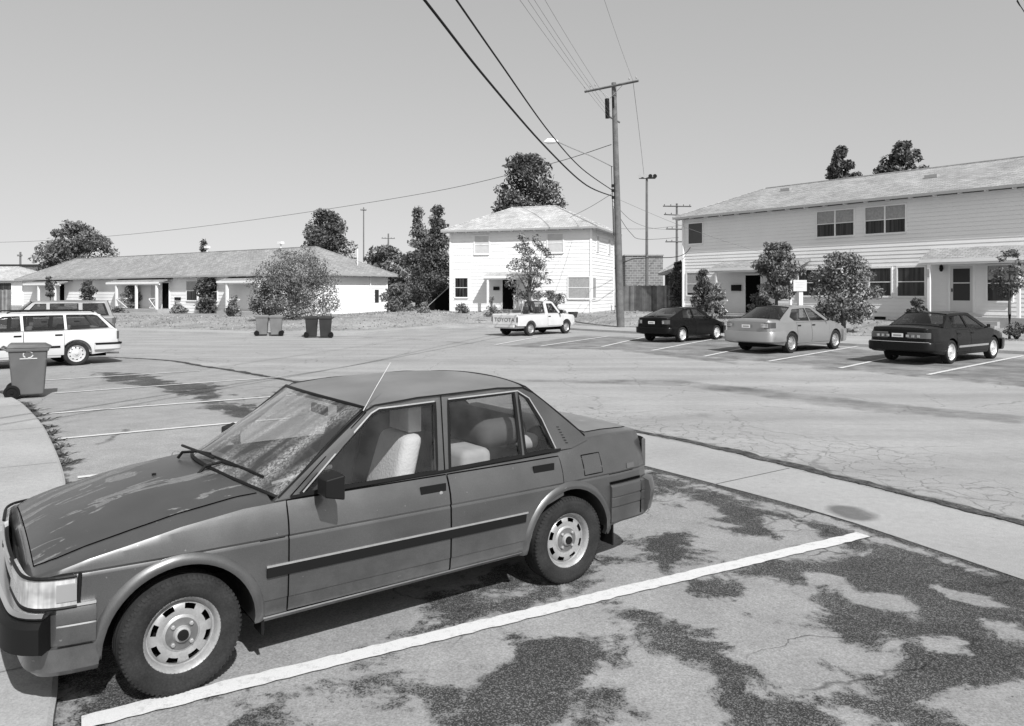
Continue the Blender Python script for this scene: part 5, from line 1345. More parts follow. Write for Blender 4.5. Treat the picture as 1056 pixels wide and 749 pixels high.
# --- long single-storey house on the left
lh = facade_root((-48.4, 76), (35.4, -25.4), 'long low single-storey white house with a grey hipped roof and porches, on the left', 'house', group=GH)
LL = 43.6; DL = 6.6
wb = MB(); siding_wall(wb, (0, 0), (LL, 0), .2, 3.05, .25); siding_wall(wb, (LL, 0), (LL, DL), .2, 3.05, .25); siding_wall(wb, (LL, DL), (0, DL), .2, 3.05, .25); siding_wall(wb, (0, DL), (0, 0), .2, 3.05, .25)
for (x, y) in ((0, 0), (LL, 0), (0, DL), (LL, DL)): wb.box(x-.06, y-.06, .1, x+.06, y+.06, 3.05)
shaded_laps(wb.build('wall', M_sid, lh))
rf = hip_roof(lh, 0, 0, LL, DL, 3.17, 5.2, .55, M_roofL, rin=4.4); rafters(rf, 26.5, LL+.3, -.50, 3.15, 16, .48); rafters(rf, 9.5, 19, -.50, 3.15, 9, .48)
for i in range(8): y = .1+i*.9; mb = MB(); mb.box(LL+.02, y-.035, 3.0, LL+.52, y+.035, 3.13); mb.build('rafter_tail', M_trim, rf)
mb = MB(); mb.box(.03, .03, -.3, LL-.03, DL-.03, .38); mb.build('foundation', M_found, lh)
for (a, b, dx, posts) in ((3.0, 10.4, 7.9, (6.0, 9.3)), (18.7, 26.8, 25.3, (20.2, 23.3, 26.3)), (34.4, 39.5, 37.6, (35.5, 39.2))):
    porch(lh, a, b, 1.2, 2.72, posts, .58, M_roofL, rise=.32, post_w=.08); door(lh, dx, .62, .95, 2.03, dark=True)
cross_rail(lh, 20.3, 21.9, -1.1, .65, 1.45); cross_rail(lh, 25.3, 26.2, -1.1, .65, 1.45); cross_rail(lh, 35.6, 37.0, -1.1, .65, 1.45)
window(lh, 12.3, .9, 1.7, 1.95); window(lh, 28.7, 1.3, 1.4, 1.45, blinds=.5); window(lh, 41.0, 1.3, 1.2, 1.3); window(lh, 23.6, .8, 1.2, 1.7, pane=M_shade, sash=False); window(lh, 31.5, 1.3, 1.2, 1.3)
mb = MB(); mb.box(27.15, -.12, 1.3, 27.9, -.03, 1.52); mb.build('mail_box', M_blk, lh)
mb = MB(); mb.box(LL+.01, 5.4, 1.2, LL+.06, 5.75, 2.1); mb.build('wall_meter', M_dash, lh)
mb = MB(); mb.tube([(LL+.09, 4.9, 3.0), (LL+.09, 4.9, .4)], .035, 6); mb.build('downpipe', M_trim, lh)
for x in (25.3, 35.0): mb = MB(); mb.tube([(x, 3.9, 4.7), (x, 3.9, 5.6)], .06, 6); mb.box(x-.22, 3.75, 5.6, x+.22, 4.05, 5.78); mb.build('roof_flue', M_trim, rf)
mb = MB(); mb.tube([(LL-.9, 4.6, 3.3), (LL-.9, 4.6, 5.0)], .03, 6); mb.build('vent_pipe', M_trim, rf)

# --- small house half cut off at the far left, fences, brick building
fh = facade_root((-68.5, 93), (1, -.1), 'small white house beyond the board fence at the left edge', 'house', group=GH)
wb = MB(); siding_wall(wb, (0, 0), (9.9, 0), .2, 3.2, .3); siding_wall(wb, (9.9, 0), (9.9, 8), .2, 3.2, .3); wb.build('wall', M_sid, fh)
hip_roof(fh, 0, 0, 9.9, 8, 3.35, 5.1, .5, M_roofC, rin=4.2); window(fh, 6.9, 1.9, 1.6, 1.1, sash=False); window(fh, 2, 1.9, 1.6, 1.1, sash=False)
gh = facade_root((-70, 100), (1, 0), 'flat dark-roofed building peeping over the small house at the left edge', 'building')
mb = MB(); mb.box(0, 0, .2, 11, 7, 5.2); mb.build('wall', M_sid2, gh); mb = MB(); mb.box(-.5, -.5, 5.2, 11.4, 7.5, 5.5); mb.build('roof', M_dash, gh)
window(gh, 4.5, 3.9, 4.5, .9, sash=False, mull=3)
def board_material(name, g):
    m, t, b = node_mat(name); n = N(t); ge = t.nodes.new('ShaderNodeNewGeometry')
    col = n.math('MULTIPLY', n.rng(ge.outputs['Random Per Island'], 0, 1, g*.55, g*1.5), n.rng(n.noise(2.5, 5), .3, .7, .75, 1.25))
    n.link(col, b.inputs['Base Color']); b.inputs['Roughness'].default_value = .95; b.inputs['Specular IOR Level'].default_value = .1
    return m
def board_fence(p0, p1, z0, h_, label, m, bw=.14):
    a = Vector(p0); b = Vector(p1); L = (b-a).length; e = empty('board_fence', (a.x, a.y, z0), math.atan2(b.y-a.y, b.x-a.x), label, 'fence', 'board fences')
    mb = MB(); x = 0
    while x < L:
        mb.box(x, -.012+random.uniform(-.006, .006), -.1, min(L, x+bw-.008), .012, h_+random.uniform(-.03, .03)); x += bw
    mb.build('fence_boards', m, e)
    for k in (.3, h_-.3): r_ = MB(); r_.box(0, .02, k, L, .06, k+.09); r_.build('fence_rail', m, e)
    n = max(2, int(L/2.4))
    for i in range(n+1): x = L*i/n; q = MB(); q.box(x-.045, .062, -.1, x+.045, .152, h_); q.build('fence_post', m, e)
    return e
board_fence((at(641, 52), 52), (at(697, 49.5), 49.5), .55, 1.8, 'weathered dark board fence between the pole and the row house', board_material('dark_fence_wood', .12))
board_fence((-46, 60), (-38.3, 58.5), .35, 1.75, 'grey board fence at the left edge beyond the utility wagon', board_material('grey_fence_wood', .17), .16)
m, t, b = node_mat('brick_wall'); n = N(t); br = t.nodes.new('ShaderNodeTexBrick'); br.inputs['Scale'].default_value = 1
br.inputs['Color1'].default_value = (.12,)*3+(1,); br.inputs['Color2'].default_value = (.19,)*3+(1,); br.inputs['Mortar'].default_value = (.27,)*3+(1,); br.inputs['Brick Width'].default_value = .4; br.inputs['Row Height'].default_value = .2; br.inputs['Mortar Size'].default_value = .02
uv = t.nodes.new('ShaderNodeUVMap'); n.link(uv.outputs[0], br.inputs['Vector']); n.link(br.outputs[0], b.inputs['Base Color']); b.inputs['Roughness'].default_value = .9; M_brick = m
bb = facade_root((at(645, 64), 64), (1, -.05), 'plain brick building behind the dark board fence', 'building')
mb = MB(); mb.box(0, 0, .3, 3.1, 5, 4.95); o = mb.build('wall', M_brick, bb); uv_planar(o, None)
mb = MB(); mb.box(-.08, -.08, 4.95, 3.18, 5.08, 5.05); mb.build('parapet', M_eave, bb)
# lean-to shed between the two white houses
e = facade_root((at(441, 54), 54), (1, -.2), 'small dark shed with a sloping pale roof beside the two-storey white house', 'shed', 'garden_shed')
mb = MB(); v = [(0, 0, .3), (1.75, 0, .3), (1.75, 0, 2.4), (0.1, 0, .9)]; v += [(x, 2.0, z) for x, y, z in v]
mb.add(v, [(0, 1, 2, 3), (7, 6, 5, 4), (1, 5, 6, 2), (0, 3, 7, 4), (3, 2, 6, 7)]); mb.build('wall', M_dark_in, e)
mb = MB(); v = [(-.35, -.12, .62), (1.8, -.12, 2.52), (1.8, 2.1, 2.52), (-.35, 2.1, .62)]; v += [(x, y, z-.06) for x, y, z in v]; mb.add(v, [(0, 1, 2, 3), (0, 4, 5, 1), (1, 5, 6, 2), (2, 6, 7, 3), (3, 7, 4, 0), (7, 6, 5, 4)]); mb.build('roof', M_conc, e)
# low porch-like outbuilding left of the row house
e = facade_root((at(684, 52), 52), (1, -.3), 'dark open outbuilding with a low grey roof left of the row house', 'shed', 'garden_shed')
mb = MB(); mb.box(.1, .1, .4, 2.0, 1.8, 3.1); mb.build('wall', M_clothd, e); hip_roof(e, 0, 0, 2.1, 1.9, 3.2, 3.9, .3, M_roofR, rin=1.0)

# ------------------------------------------------------------------ vegetation
def leaf_material(name, lo, hi, tr=.15):
    m, t, b = node_mat(name); n = N(t)
    g = t.nodes.new('ShaderNodeNewGeometry')
    col = n.math('MULTIPLY', n.rng(g.outputs['Random Per Island'], 0, 1, lo, hi), n.rng(n.noise(1.2, 3), .3, .7, .8, 1.2))
    n.link(col, b.inputs['Base Color']); b.inputs['Roughness'].default_value = .55; b.inputs['Specular IOR Level'].default_value = .35
    tl = t.nodes.new('ShaderNodeBsdfTranslucent'); n.link(col, tl.inputs[0]); mx = t.nodes.new('ShaderNodeMixShader'); mx.inputs[0].default_value = tr
    n.link(b.outputs[0], mx.inputs[1]); n.link(tl.outputs[0], mx.inputs[2]); n.link(mx.outputs[0], t.nodes['Material Output'].inputs[0])
    return m
L_dark = leaf_material('dark_leaves', .032, .13); L_mid = leaf_material('mid_leaves', .07, .20); L_pale = leaf_material('pale_leaves', .13, .30); L_gloss = leaf_material('glossy_leaves', .05, .24, .1)
M_bark = mat('bark', .10, .95, var=.3, vs=8, bump=.6, bs=20, spec=.1)

def leaves(name, centres, radii, n, size, m, parent, flat=.7, thick=1.0):
    """leaf-sized faces scattered through the volume of each clump"""
    C_ = np.array(centres); Rr = np.array(radii)
    wgt = (Rr[:, 0]*Rr[:, 1]*Rr[:, 2])**.67; wgt = wgt/wgt.sum(); idx = rng.choice(len(C_), n, p=wgt)
    d = rng.normal(size=(n, 3)); d /= np.linalg.norm(d, axis=1)[:, None]; rad = (.45+.55*rng.random(n)**.5)*rng.normal(1, .08, n)
    P = C_[idx]+d*Rr[idx]*rad[:, None]
    nrm = d*.8+rng.normal(size=(n, 3))*.8+np.array([0, 0, .35]); nrm /= np.linalg.norm(nrm, axis=1)[:, None]
    a = np.cross(nrm, rng.normal(size=(n, 3))); a /= np.linalg.norm(a, axis=1)[:, None]; b = np.cross(nrm, a)
    s = size*rng.uniform(.6, 1.35, n)[:, None]
    V = np.stack([P-a*s, P-b*s*flat*.6+nrm*s*.15, P+a*s, P+b*s*flat*.6+nrm*s*.15], 1).reshape(-1, 3)
    me = bpy.data.meshes.new(name); me.vertices.add(4*n); me.vertices.foreach_set('co', V.ravel())
    me.loops.add(4*n); me.loops.foreach_set('vertex_index', np.arange(4*n, dtype=np.int32)); me.polygons.add(n)
    me.polygons.foreach_set('loop_start', np.arange(0, 4*n, 4, dtype=np.int32)); me.update(calc_edges=True); me.materials.append(m)
    o = bpy.data.objects.new(name, me); COL.objects.link(o); o.parent = parent; return o
def tree(name, label, cat, X, Y, z0, zc0, zc1, w_, prof, nclump, nleaf, size, m, trunk_r=.15, group=None, seed=1, clump=.3, lean=0, depth=1.0, stems=1, sparse=0):
    """crown between zc0 and zc1, half width w_*prof(t); local origin at the foot"""
    global rng
    rng = np.random.default_rng(seed); rnd = random.Random(seed)
    e = empty(name, (X, Y, z0), 0, label, cat, group); H_ = zc1-z0; c0 = zc0-z0
    cs = []; rs = []
    k = 0; kf = min(1.5, max(1.0, ((H_-c0)/(2*w_))**.7))*1.0; nclump = int(nclump*1.35); nleaf = int(nleaf*1.25)
    while len(cs) < nclump and k < nclump*20:
        k += 1
        t = rnd.random(); hw = w_*lerp_list(prof, t)
        a = rnd.random()*2*math.pi; q = rnd.random()**.5
        if q < .35 and rnd.random() < .6: continue
        r_ = clump*w_*rnd.uniform(.6, 1.2)*(.5+.5*lerp_list(prof, t))*kf
        rr_ = max(0, hw-r_*.75)
        zc = c0+(H_-c0)*t; zc = min(zc, H_-r_*.6); zc = max(zc, c0+r_*.45)
        cs.append((rr_*q*math.cos(a)+lean*t, rr_*q*math.sin(a)*depth, zc)); rs.append((r_, r_*depth, r_*rnd.uniform(.6, .9)))
    leaves('crown', cs, rs, nleaf, size, m, e)
    tm = MB()
    for sidx in range(stems):
        ox, oy = (rnd.uniform(-.25, .25)*w_*.5, rnd.uniform(-.2, .2)*w_*.4) if stems > 1 else (0, 0)
        top = (lean*.5+ox*1.6, oy*1.6, c0+(H_-c0)*.6); hgt = top[2]
        pts = [(ox*.3, oy*.3, -.15), (ox*.5+rnd.uniform(-.1, .1)*w_*.2, oy*.6, hgt*.35), (top[0]*.8, top[1]*.8, hgt*.7), top]
        tm.tube(pts, [trunk_r*1.25, trunk_r, trunk_r*.65, trunk_r*.3], 8)
    order = sorted(range(len(cs)), key=lambda i: -rs[i][0])[:14]
    for i in order:
        x, y, z = cs[i]; zs = min(max(c0*.9, z*.45), z*.8)
        tm.tube([(lean*.3*zs/H_, 0, zs), (x*.5, y*.5, (zs+z)/2+.05*H_*.3), (x, y, z)], [trunk_r*.45, trunk_r*.28, trunk_r*.12], 6)
    tm.build('trunk', M_bark, e, 60)
    return e
def pt(px0, py0, px1, py1, Y, zb=None):
    """extents of a crown given the depth: X, z0.., half width"""
    cx = (px0+px1)/2; X = at(cx, Y); w_ = (px1-px0)/2*Y/FPX
    return X, w_, zat(py1, Y), zat(py0, Y)
ROUND = [(0, .55), (.15, .85), (.35, 1), (.6, .95), (.8, .72), (.93, .42), (1, .2)]
CONE = [(0, .8), (.2, 1), (.5, .75), (.8, .4), (1, .1)]
BUSH = [(0, .7), (.2, .95), (.5, 1), (.8, .75), (1, .35)]
DOME = [(0, .75), (.3, 1), (.55, .95), (.8, .7), (.95, .35), (1, .2)]
GT = 'trees behind the houses'; GS = 'shrubs by the houses'
def put(name, label, cat, box, Y, prof, nc, nl, size, m, foot=None, **k):
    X, w_, zb, zt_ = pt(*box, Y); zg = ground_z(X, Y)-.02
    return tree(name, label, cat, X, Y, zg if foot is None else foot, zb, zt_, w_, prof, nc, nl, size, m, **k)
put('broadleaf_tree', 'broad ragged tree rising behind the left end of the low house roof', 'tree', (34, 230, 122, 290), 92, [(0, .6), (.25, .9), (.5, 1), (.7, .75), (.85, .45), (1, .15)], 46, 7000, .22, L_mid, trunk_r=.3, group=GT, seed=3, clump=.26)
put('domed_tree', 'dense dome-shaped tree behind the right end of the low house roof', 'tree', (301, 217, 370, 300), 82, DOME, 50, 9000, .18, L_dark, trunk_r=.35, group=GT, seed=5, clump=.30)
put('conifer', 'tiny pointed treetop showing over the middle of the low house roof', 'tree', (202, 244, 219, 300), 95, CONE, 16, 500, .28, L_mid, trunk_r=.12, group=GT, seed=6, clump=.4)
put('broadleaf_tree', 'pale low tree mass between the domed tree and the tall pointed conifer', 'tree', (366, 254, 432, 305), 78, [(0, 1), (.5, 1), (.75, .8), (1, .4)], 34, 4200, .22, L_mid, group=GT, seed=8, clump=.28)
put('conifer', 'tall pale pointed conifer left of the two-storey white house', 'tree', (414, 213, 448, 310), 68, [(0, 1), (.4, 1), (.7, .65), (.88, .3), (1, .1)], 46, 5600, .15, L_mid, trunk_r=.2, group=GT, seed=9, clump=.36)
put('dark_evergreen', 'dark ragged evergreen touching the left wall of the two-storey white house', 'tree', (426, 212, 476, 318), 62, [(0, 1), (.35, 1), (.6, .8), (.75, .45), (.9, .35), (1, .2)], 60, 8500, .13, L_dark, trunk_r=.2, group=GT, seed=10, clump=.28)
put('dark_conifer', 'large dark clumpy conifer towering behind the two-storey white house roof', 'tree', (500, 160, 586, 290), 74, [(0, 1), (.45, 1), (.6, .9), (.75, .78), (.9, .6), (1, .4)], 85, 15000, .19, L_dark, trunk_r=.4, group=GT, seed=12, clump=.24)
put('dark_conifer', 'left and smaller of the two treetops above the row house roof', 'tree', (844, 151, 893, 200), 62, [(0, .9), (.4, .8), (.7, .5), (1, .15)], 26, 2600, .19, L_dark, trunk_r=.2, group=GT, seed=14, clump=.32)
put('dark_conifer', 'right and wider of the two treetops above the row house roof', 'tree', (902, 146, 962, 200), 64, [(0, .9), (.5, .9), (.8, .55), (1, .2)], 30, 3400, .19, L_dark, trunk_r=.2, group=GT, seed=15, clump=.3)
# shrubs
put('spreading_shrub', 'wide leafy multi-stemmed tree standing behind the two pairs of rubbish bins', 'tree', (252, 257, 356, 327), 43, [(0, .8), (.3, 1), (.6, .92), (.85, .62), (1, .35)], 84, 13000, .062, L_gloss, trunk_r=.11, group=GS, seed=21, clump=.24, stems=4)
put('dark_shrub', 'dark rounded bush under the left side of the wide leafy tree', 'shrub', (257, 296, 292, 327), 42.3, BUSH, 22, 2200, .07, L_dark, trunk_r=.05, group=GS, seed=22, clump=.35)
put('leafy_shrub', 'rounded leafy shrub against the low house, right of its middle porch', 'shrub', (199, 287, 229, 325), 57, [(0, .45), (.35, .9), (.7, 1), (1, .5)], 26, 2300, .11, L_dark, trunk_r=.07, group=GS, seed=23, clump=.32)
put('leafy_shrub', 'tall narrow shrub against the window of the low house above the estate car', 'shrub', (81, 288, 101, 325), 66, BUSH, 18, 1300, .13, L_dark, group=GS, seed=24, clump=.4)
put('young_tree', 'small thin tree in front of the leftmost porch of the low house', 'tree', (46, 283, 58, 306), 68, ROUND, 12, 500, .12, L_dark, trunk_r=.05, group=GS, seed=25, clump=.4)
put('leafy_shrub', 'shrub at the left post of the low house middle porch', 'shrub', (125, 290, 146, 325), 63, BUSH, 18, 900, .12, L_mid, group=GS, seed=26, clump=.36)
put('low_shrub', 'low pale shrub in front of the steps of the low house middle porch', 'shrub', (172, 313, 196, 329), 57, BUSH, 14, 900, .09, L_pale, group=GS, seed=27, clump=.4)
put('low_shrub', 'low straggly shrubs left of the low house middle porch', 'shrub', (110, 316, 132, 329), 59, BUSH, 12, 700, .09, L_mid, group=GS, seed=28, clump=.4)
put('low_shrub', 'small bush near the left post of the right-hand porch of the low house', 'shrub', (230, 305, 250, 330), 50, BUSH, 12, 600, .09, L_mid, group=GS, seed=29, clump=.4)
put('leafy_shrub', 'dense dark shrub beside the right end wall of the low house', 'shrub', (391, 292, 432, 328), 52, BUSH, 36, 3800, .09, L_mid, trunk_r=.06, group=GS, seed=31, clump=.3)
put('leafy_shrub', 'mixed hedge between the low house and the dark shed', 'shrub', (420, 282, 470, 326), 57, BUSH, 40, 4400, .10, L_dark, trunk_r=.06, group=GS, seed=32, clump=.28)
put('low_shrub', 'small pale bush on the lawn before the dark shed', 'shrub', (428, 312, 446, 331), 48, BUSH, 12, 650, .07, L_pale, group=GS, seed=33, clump=.4)
put('slender_tree', 'airy small tree before the porch of the two-storey white house', 'tree', (517, 242, 575, 312), 46.5, [(0, .5), (.2, .8), (.45, 1), (.7, .85), (1, .45)], 46, 2500, .085, L_gloss, trunk_r=.07, group=GS, seed=34, clump=.19, stems=2)
put('low_shrub', 'loose flowering bush under the right side of the airy small tree', 'shrub', (552, 300, 588, 326), 45.5, BUSH, 20, 1300, .07, L_mid, group=GS, seed=35, clump=.32)
put('low_shrub', 'pale tall-flowered plant at the porch post of the two-storey white house', 'shrub', (499, 306, 515, 327), 47.5, CONE, 10, 420, .06, L_pale, group=GS, seed=36, clump=.4)
put('low_shrub', 'low grey plant at the left corner of the two-storey white house', 'shrub', (466, 310, 484, 328), 49, BUSH, 12, 500, .07, L_mid, group=GS, seed=37, clump=.4)
put('leafy_tree', 'dense leafy tree behind the silver sedan, left of the small white sign', 'tree', (772, 250, 830, 308), 38.5, [(0, .55), (.25, .9), (.5, 1), (.75, .75), (1, .35)], 54, 5200, .085, L_gloss, trunk_r=.08, group=GS, seed=41, clump=.26)
put('leafy_shrub', 'large rounded leafy shrub between the small white sign and the long dark sedan', 'shrub', (832, 261, 908, 332), 33.5, [(0, .55), (.2, .85), (.5, 1), (.75, .85), (1, .4)], 64, 7000, .075, L_gloss, trunk_r=.07, group=GS, seed=42, clump=.26, stems=3)
put('dark_shrub', 'tall dark shrub at the far left corner of the row house', 'shrub', (688, 270, 713, 322), 49.5, BUSH, 26, 2600, .10, L_dark, group=GS, seed=43, clump=.34)
put('dark_shrub', 'dark bushy shrub under the first ground-floor window of the row house', 'shrub', (712, 278, 738, 324), 43.5, BUSH, 26, 2600, .08, L_dark, group=GS, seed=44, clump=.34)
put('leafy_shrub', 'pale spiky shrub beside the first porch post of the row house', 'shrub', (728, 292, 750, 328), 41.0, BUSH, 22, 1500, .075, L_pale, group=GS, seed=45, clump=.3)
put('leafy_shrub', 'leafy shrub right of the dark doorway behind the leafy tree', 'shrub', (766, 303, 800, 330), 40, BUSH, 22, 1700, .075, L_gloss, group=GS, seed=46, clump=.3)
put('young_tree', 'young thin tree at the right edge before the row house second porch', 'tree', (1020, 258, 1062, 306), 29.5, [(0, .5), (.3, .9), (.6, 1), (1, .5)], 24, 900, .07, L_dark, trunk_r=.055, group=GS, seed=47, clump=.26)
put('low_shrub', 'dark low shrub against the row house wall left of its second porch post', 'shrub', (933, 308, 960, 330), 35.0, BUSH, 14, 900, .08, L_dark, group=GS, seed=48, clump=.38)
put('low_shrub', 'small dark plant at the foot of the young thin tree', 'shrub', (1036, 332, 1060, 346), 29.0, BUSH, 12, 500, .05, L_dark, group=GS, seed=49, clump=.38)
# weeds along the joint between the sidewalk and the parking bays
wm = MB(); rw = random.Random(5)
wl = [p for p in walk_edge if 6.3 < p[1] < 14]
for _ in range(420):
    t = rw.random()**.8; i = int(t*(len(wl)-1)); p = wl[i]; d_ = rw.gauss(0, .05); x, y = p[0]+d_+.05, p[1]+rw.uniform(-.1, .1)
    if mnoise(Vector((p[1]*1.9, 3, 0))) < -.12: continue
    h_ = rw.uniform(.015, .075); a = rw.random()*6.28; w__ = rw.uniform(.006, .016); lx, ly = rw.gauss(0, .06), rw.gauss(0, .06)
    c, q = math.cos(a)*w__, math.sin(a)*w__
    wm.add([(x-c, y-q, 0), (x+c, y+q, 0), (x+lx+c*.8, y+ly+q*.8, h_*.7), (x+lx*1.6, y+ly*1.6, h_*.75), (x+lx-c*.8, y+ly-q*.8, h_*.6)], [(0, 1, 2, 3, 4)])
o = wm.build('weeds', L_dark); tag(o, 'weeds growing along the joint between the sidewalk and the parking bays', 'weeds', kind='stuff')
# dry tufts over the lawns
tm = MB()
for _ in range(9000):
    u_ = rw.uniform(20, NK-22); i = int(u_); p = Lr[i]+(Lr[i+1]-Lr[i])*(u_-i); dx, dy = p[0]-CX, p[1]-CY; r_ = math.hypot(dx, dy); of = rw.uniform(.1, 16)**1.0; X, Y = p[0]+dx/r_*of, p[1]+dy/r_*of
    z = ground_z(X, Y); h_ = rw.uniform(.03, .10); a = rw.random()*6.28; c, q = math.cos(a)*rw.uniform(.03, .1), math.sin(a)*rw.uniform(.03, .1)
    tm.add([(X-c, Y-q, z-.01), (X+c, Y+q, z-.01), (X+c*.5+rw.gauss(0, .03), Y+q*.5, z+h_)], [(0, 1, 2)])
o = tm.build('grass_tufts', leaf_material('dry_blades', .14, .38)); tag(o, 'dry grass tufts scattered over the lawns', 'grass', kind='stuff')

# ------------------------------------------------------------------ bins
M_bin = mat('grey_bin_plastic', .105, .6, var=.12, vs=3, spec=.3); M_bind = mat('dark_bin_plastic', .028, .6, var=.2, vs=3, spec=.2); M_binl = mat('pale_bin_plastic', .15, .6, var=.15, vs=3, spec=.2)
def wheelie_bin(X, Y, z, rz, m, label, group, emblem=False, lid=None):
    """wheels and handle at local -x"""
    e = empty('wheeled_bin', (X, Y, z), rz, label, 'rubbish bin', group); b = MB()
    A = (-.24, .24, -.25, .25, .06); B = (-.31, .30, -.30, .30, .90)
    v = [(A[0], A[2], A[4]), (A[1], A[2], A[4]), (A[1], A[3], A[4]), (A[0], A[3], A[4]), (B[0], B[2], B[4]), (B[1], B[2], B[4]), (B[1], B[3], B[4]), (B[0], B[3], B[4])]
    b.add(v, [(3, 2, 1, 0), (4, 5, 6, 7), (0, 1, 5, 4), (1, 2, 6, 5), (2, 3, 7, 6), (3, 0, 4, 7)])
    bo = b.build('bin_body', m, e); bevel(bo, .03, 3)
    rb = MB(); rb.box(-.335, -.325, .86, .325, .325, .915); ro = rb.build('rim', m, bo); bevel(ro, .012)
    ri = MB(); ri.box(-.30, -.285, .70, .287, .285, .722); rr_ = ri.build('band', m, bo)
    l = MB(); v = [(-.34, -.33, .918), (.37, -.34, .918), (.37, .34, .918), (-.34, .33, .918), (-.30, -.28, 1.0), (.26, -.27, .985), (.26, .27, .985), (-.30, .28, 1.0)]
    l.add(v, [(3, 2, 1, 0), (4, 5, 6, 7), (0, 1, 5, 4), (1, 2, 6, 5), (2, 3, 7, 6), (3, 0, 4, 7)]); lo = l.build('lid', lid or m, e); bevel(lo, .02, 3)
    h = MB(); h.tube([(-.33, -.26, .89), (-.41, -.26, .93), (-.41, .26, .93), (-.33, .26, .89)], .018, 8); h.build('handle', m, e)
    for s_ in (1, -1):
        w_ = MB(); w_.lathe([(.02, -.025), (.09, -.028), (.125, -.025), (.13, 0), (.125, .025), (.09, .028), (.085, .012), (.03, .012), (.025, .03), (.001, .03)] if s_ > 0 else [(.001, -.03), (.025, -.03), (.03, -.012), (.085, -.012), (.09, -.028), (.125, -.025), (.13, 0), (.125, .025), (.09, .028), (.02, .025)], 24); wo = w_.build('wheel', M_blk, e, 35); wo.location = (-.25, s_*.315, .13)
    ax = MB(); ax.tube([(-.25, -.31, .13), (-.25, .31, .13)], .012, 6); ax.build('axle', M_alloy, e)
    if emblem:
        mm = mat('bin_print', .55, .6)
        for k in range(3):
            a0 = 2*math.pi*k/3+.5; g = MB(); pts = [(.0+.075*math.cos(a0+t), -.292-.003*k, .80+.06*math.sin(a0+t)) for t in np.linspace(0, 1.5, 7)]; g.tube(pts, .012, 5); g.build('print_arrow', mm, bo)
        g = MB(); g.box(-.13, -.300, .722, .14, -.288, .738); g.build('print_line', mm, bo)
    return e
GB = 'wheeled rubbish bins'
bX, bY = G(28, 411.5)
wheelie_bin(bX-.12, bY+.24, .004, R(30), M_bin, 'grey wheeled bin with a white printed emblem, nearest, by the left edge', GB, True)
wheelie_bin(bX-.92, bY-.12, .004, R(34), M_bin, 'grey wheeled bin cut off by the left edge, beside the one with the emblem', GB)
for (px, py, mm, lab) in ((270.5, 346.3, M_binl, 'left of the pair of pale wheeled bins across the street'), (284.8, 346.5, M_binl, 'right of the pair of pale wheeled bins across the street'), (321.5, 348.2, M_bind, 'left of the pair of dark wheeled bins across the street'), (335.5, 348.4, M_bind, 'right of the pair of dark wheeled bins across the street')):
    x, y = G(px, py); wheelie_bin(x, y, .0, R(14)+(0 if px in (270.5, 321.5) else math.pi), mm, lab, GB, lid=M_bind if px in (321.5, 335.5) else None).scale = (.88, .88, .93)
# small notice board on a broad white post
sx, sy = at(823.3, 31.0), 31.0
e = empty('notice_sign', (sx, sy, ground_z(sx, sy)-.05), R(12), 'small white sign on a thick white post behind the silver sedan', 'sign')
mb = MB(); mb.box(-.02, -.08, 0, .16, .08, 2.28); mb.build('sign_post', mat('sign_post_paint', .56, .7), e)
mb = MB(); mb.box(-.30, -.13, 1.92, .30, -.085, 2.37); so = mb.build('sign_board', mat('sign_paint', .50, .7, var=.08, vs=6), e); bevel(so, .01)
for k, (a, b) in enumerate(((-.2, .18), (-.16, .2), (-.2, .1))): mb = MB(); mb.box(a, -.134, 2.27-.10*k, b, -.131, 2.295-.10*k); mb.build('faded_line', mat('faded_print', .45, .7), so)
# small plant pot by the two-storey house
e = empty('plant_pot', (at(591, 46), 46, ground_z(at(591, 46), 46)), 0, 'small dark round pot on the lawn before the two-storey white house', 'pot')
mb = MB(); mb.lathe([(.001, 0), (.22, 0), (.30, .30), (.32, .34), (.27, .34), (.25, .28), (.001, .28)], 16, 'z'); mb.build('pot', M_clothd, e, 40)

# ------------------------------------------------------------------ poles and wires
def wood_mat(): return mat('weathered_pole_wood', .13, .95, var=.3, vs=4, bump=.5, bs=25, spec=.1, fine=.15, fs=50)
M_pole = wood_mat(); M_poled = mat('far_pole_wood', .12, .9, var=.2, vs=3); M_wire = mat('wire_black', .010, .6, spec=.1); M_wiret = mat('wire_weathered', .12, .6)
PY = 40.0
zb_ = zat(335, PY)
def pole_pt(py): # the pole leans slightly
    t = (335-py)/(335-88.); return (at(636-7*t, PY), PY, zat(py, PY))
base = pole_pt(335); up_ = empty('utility_pole', base, 0, 'tall wooden utility pole with crossarm, black fuse cylinders and street lamp, centre of the street', 'utility pole')
def L_(p): return (p[0]-base[0], p[1]-base[1], p[2]-base[2])
mb = MB(); mb.tube([(0, 0, -.6), (0, 0, .01), L_(pole_pt(240)), L_(pole_pt(150)), L_(pole_pt(86))], [.21, .20, .175, .145, .12], 14); mb.build('pole', M_pole, up_, 60)
ca = Vector((.80, -.60, 0))
xt = Vector(L_(pole_pt(90)))
mb = MB()
c0_, c1_ = xt+ca*1.62+Vector((0, -.16, .02)), xt-ca*1.55+Vector((0, -.16, -.04))
mb.tube([c0_, c1_], .065, 4); arm = mb.build('crossarm', M_pole, up_)
ins = []
for t in (-1.5, -1.1, .9, 1.2, 1.55):
    q = xt-ca*t+Vector((0, -.16, .05)); g = MB(); g.lathe([(.012, 0), (.012, .1), (.04, .12), (.045, .19), (.02, .22), (.001, .22)], 10, 'z', tuple(q)); g.build('insulator', M_eave, arm); ins.append(q+Vector((0, 0, .2)))
for s_ in (1, -1): g = MB(); g.tube([xt+ca*s_*.75+Vector((0, -.17, -.02)), xt+Vector((0, -.13, -.6))], .018, 5); g.build('arm_brace', M_alloy, arm)
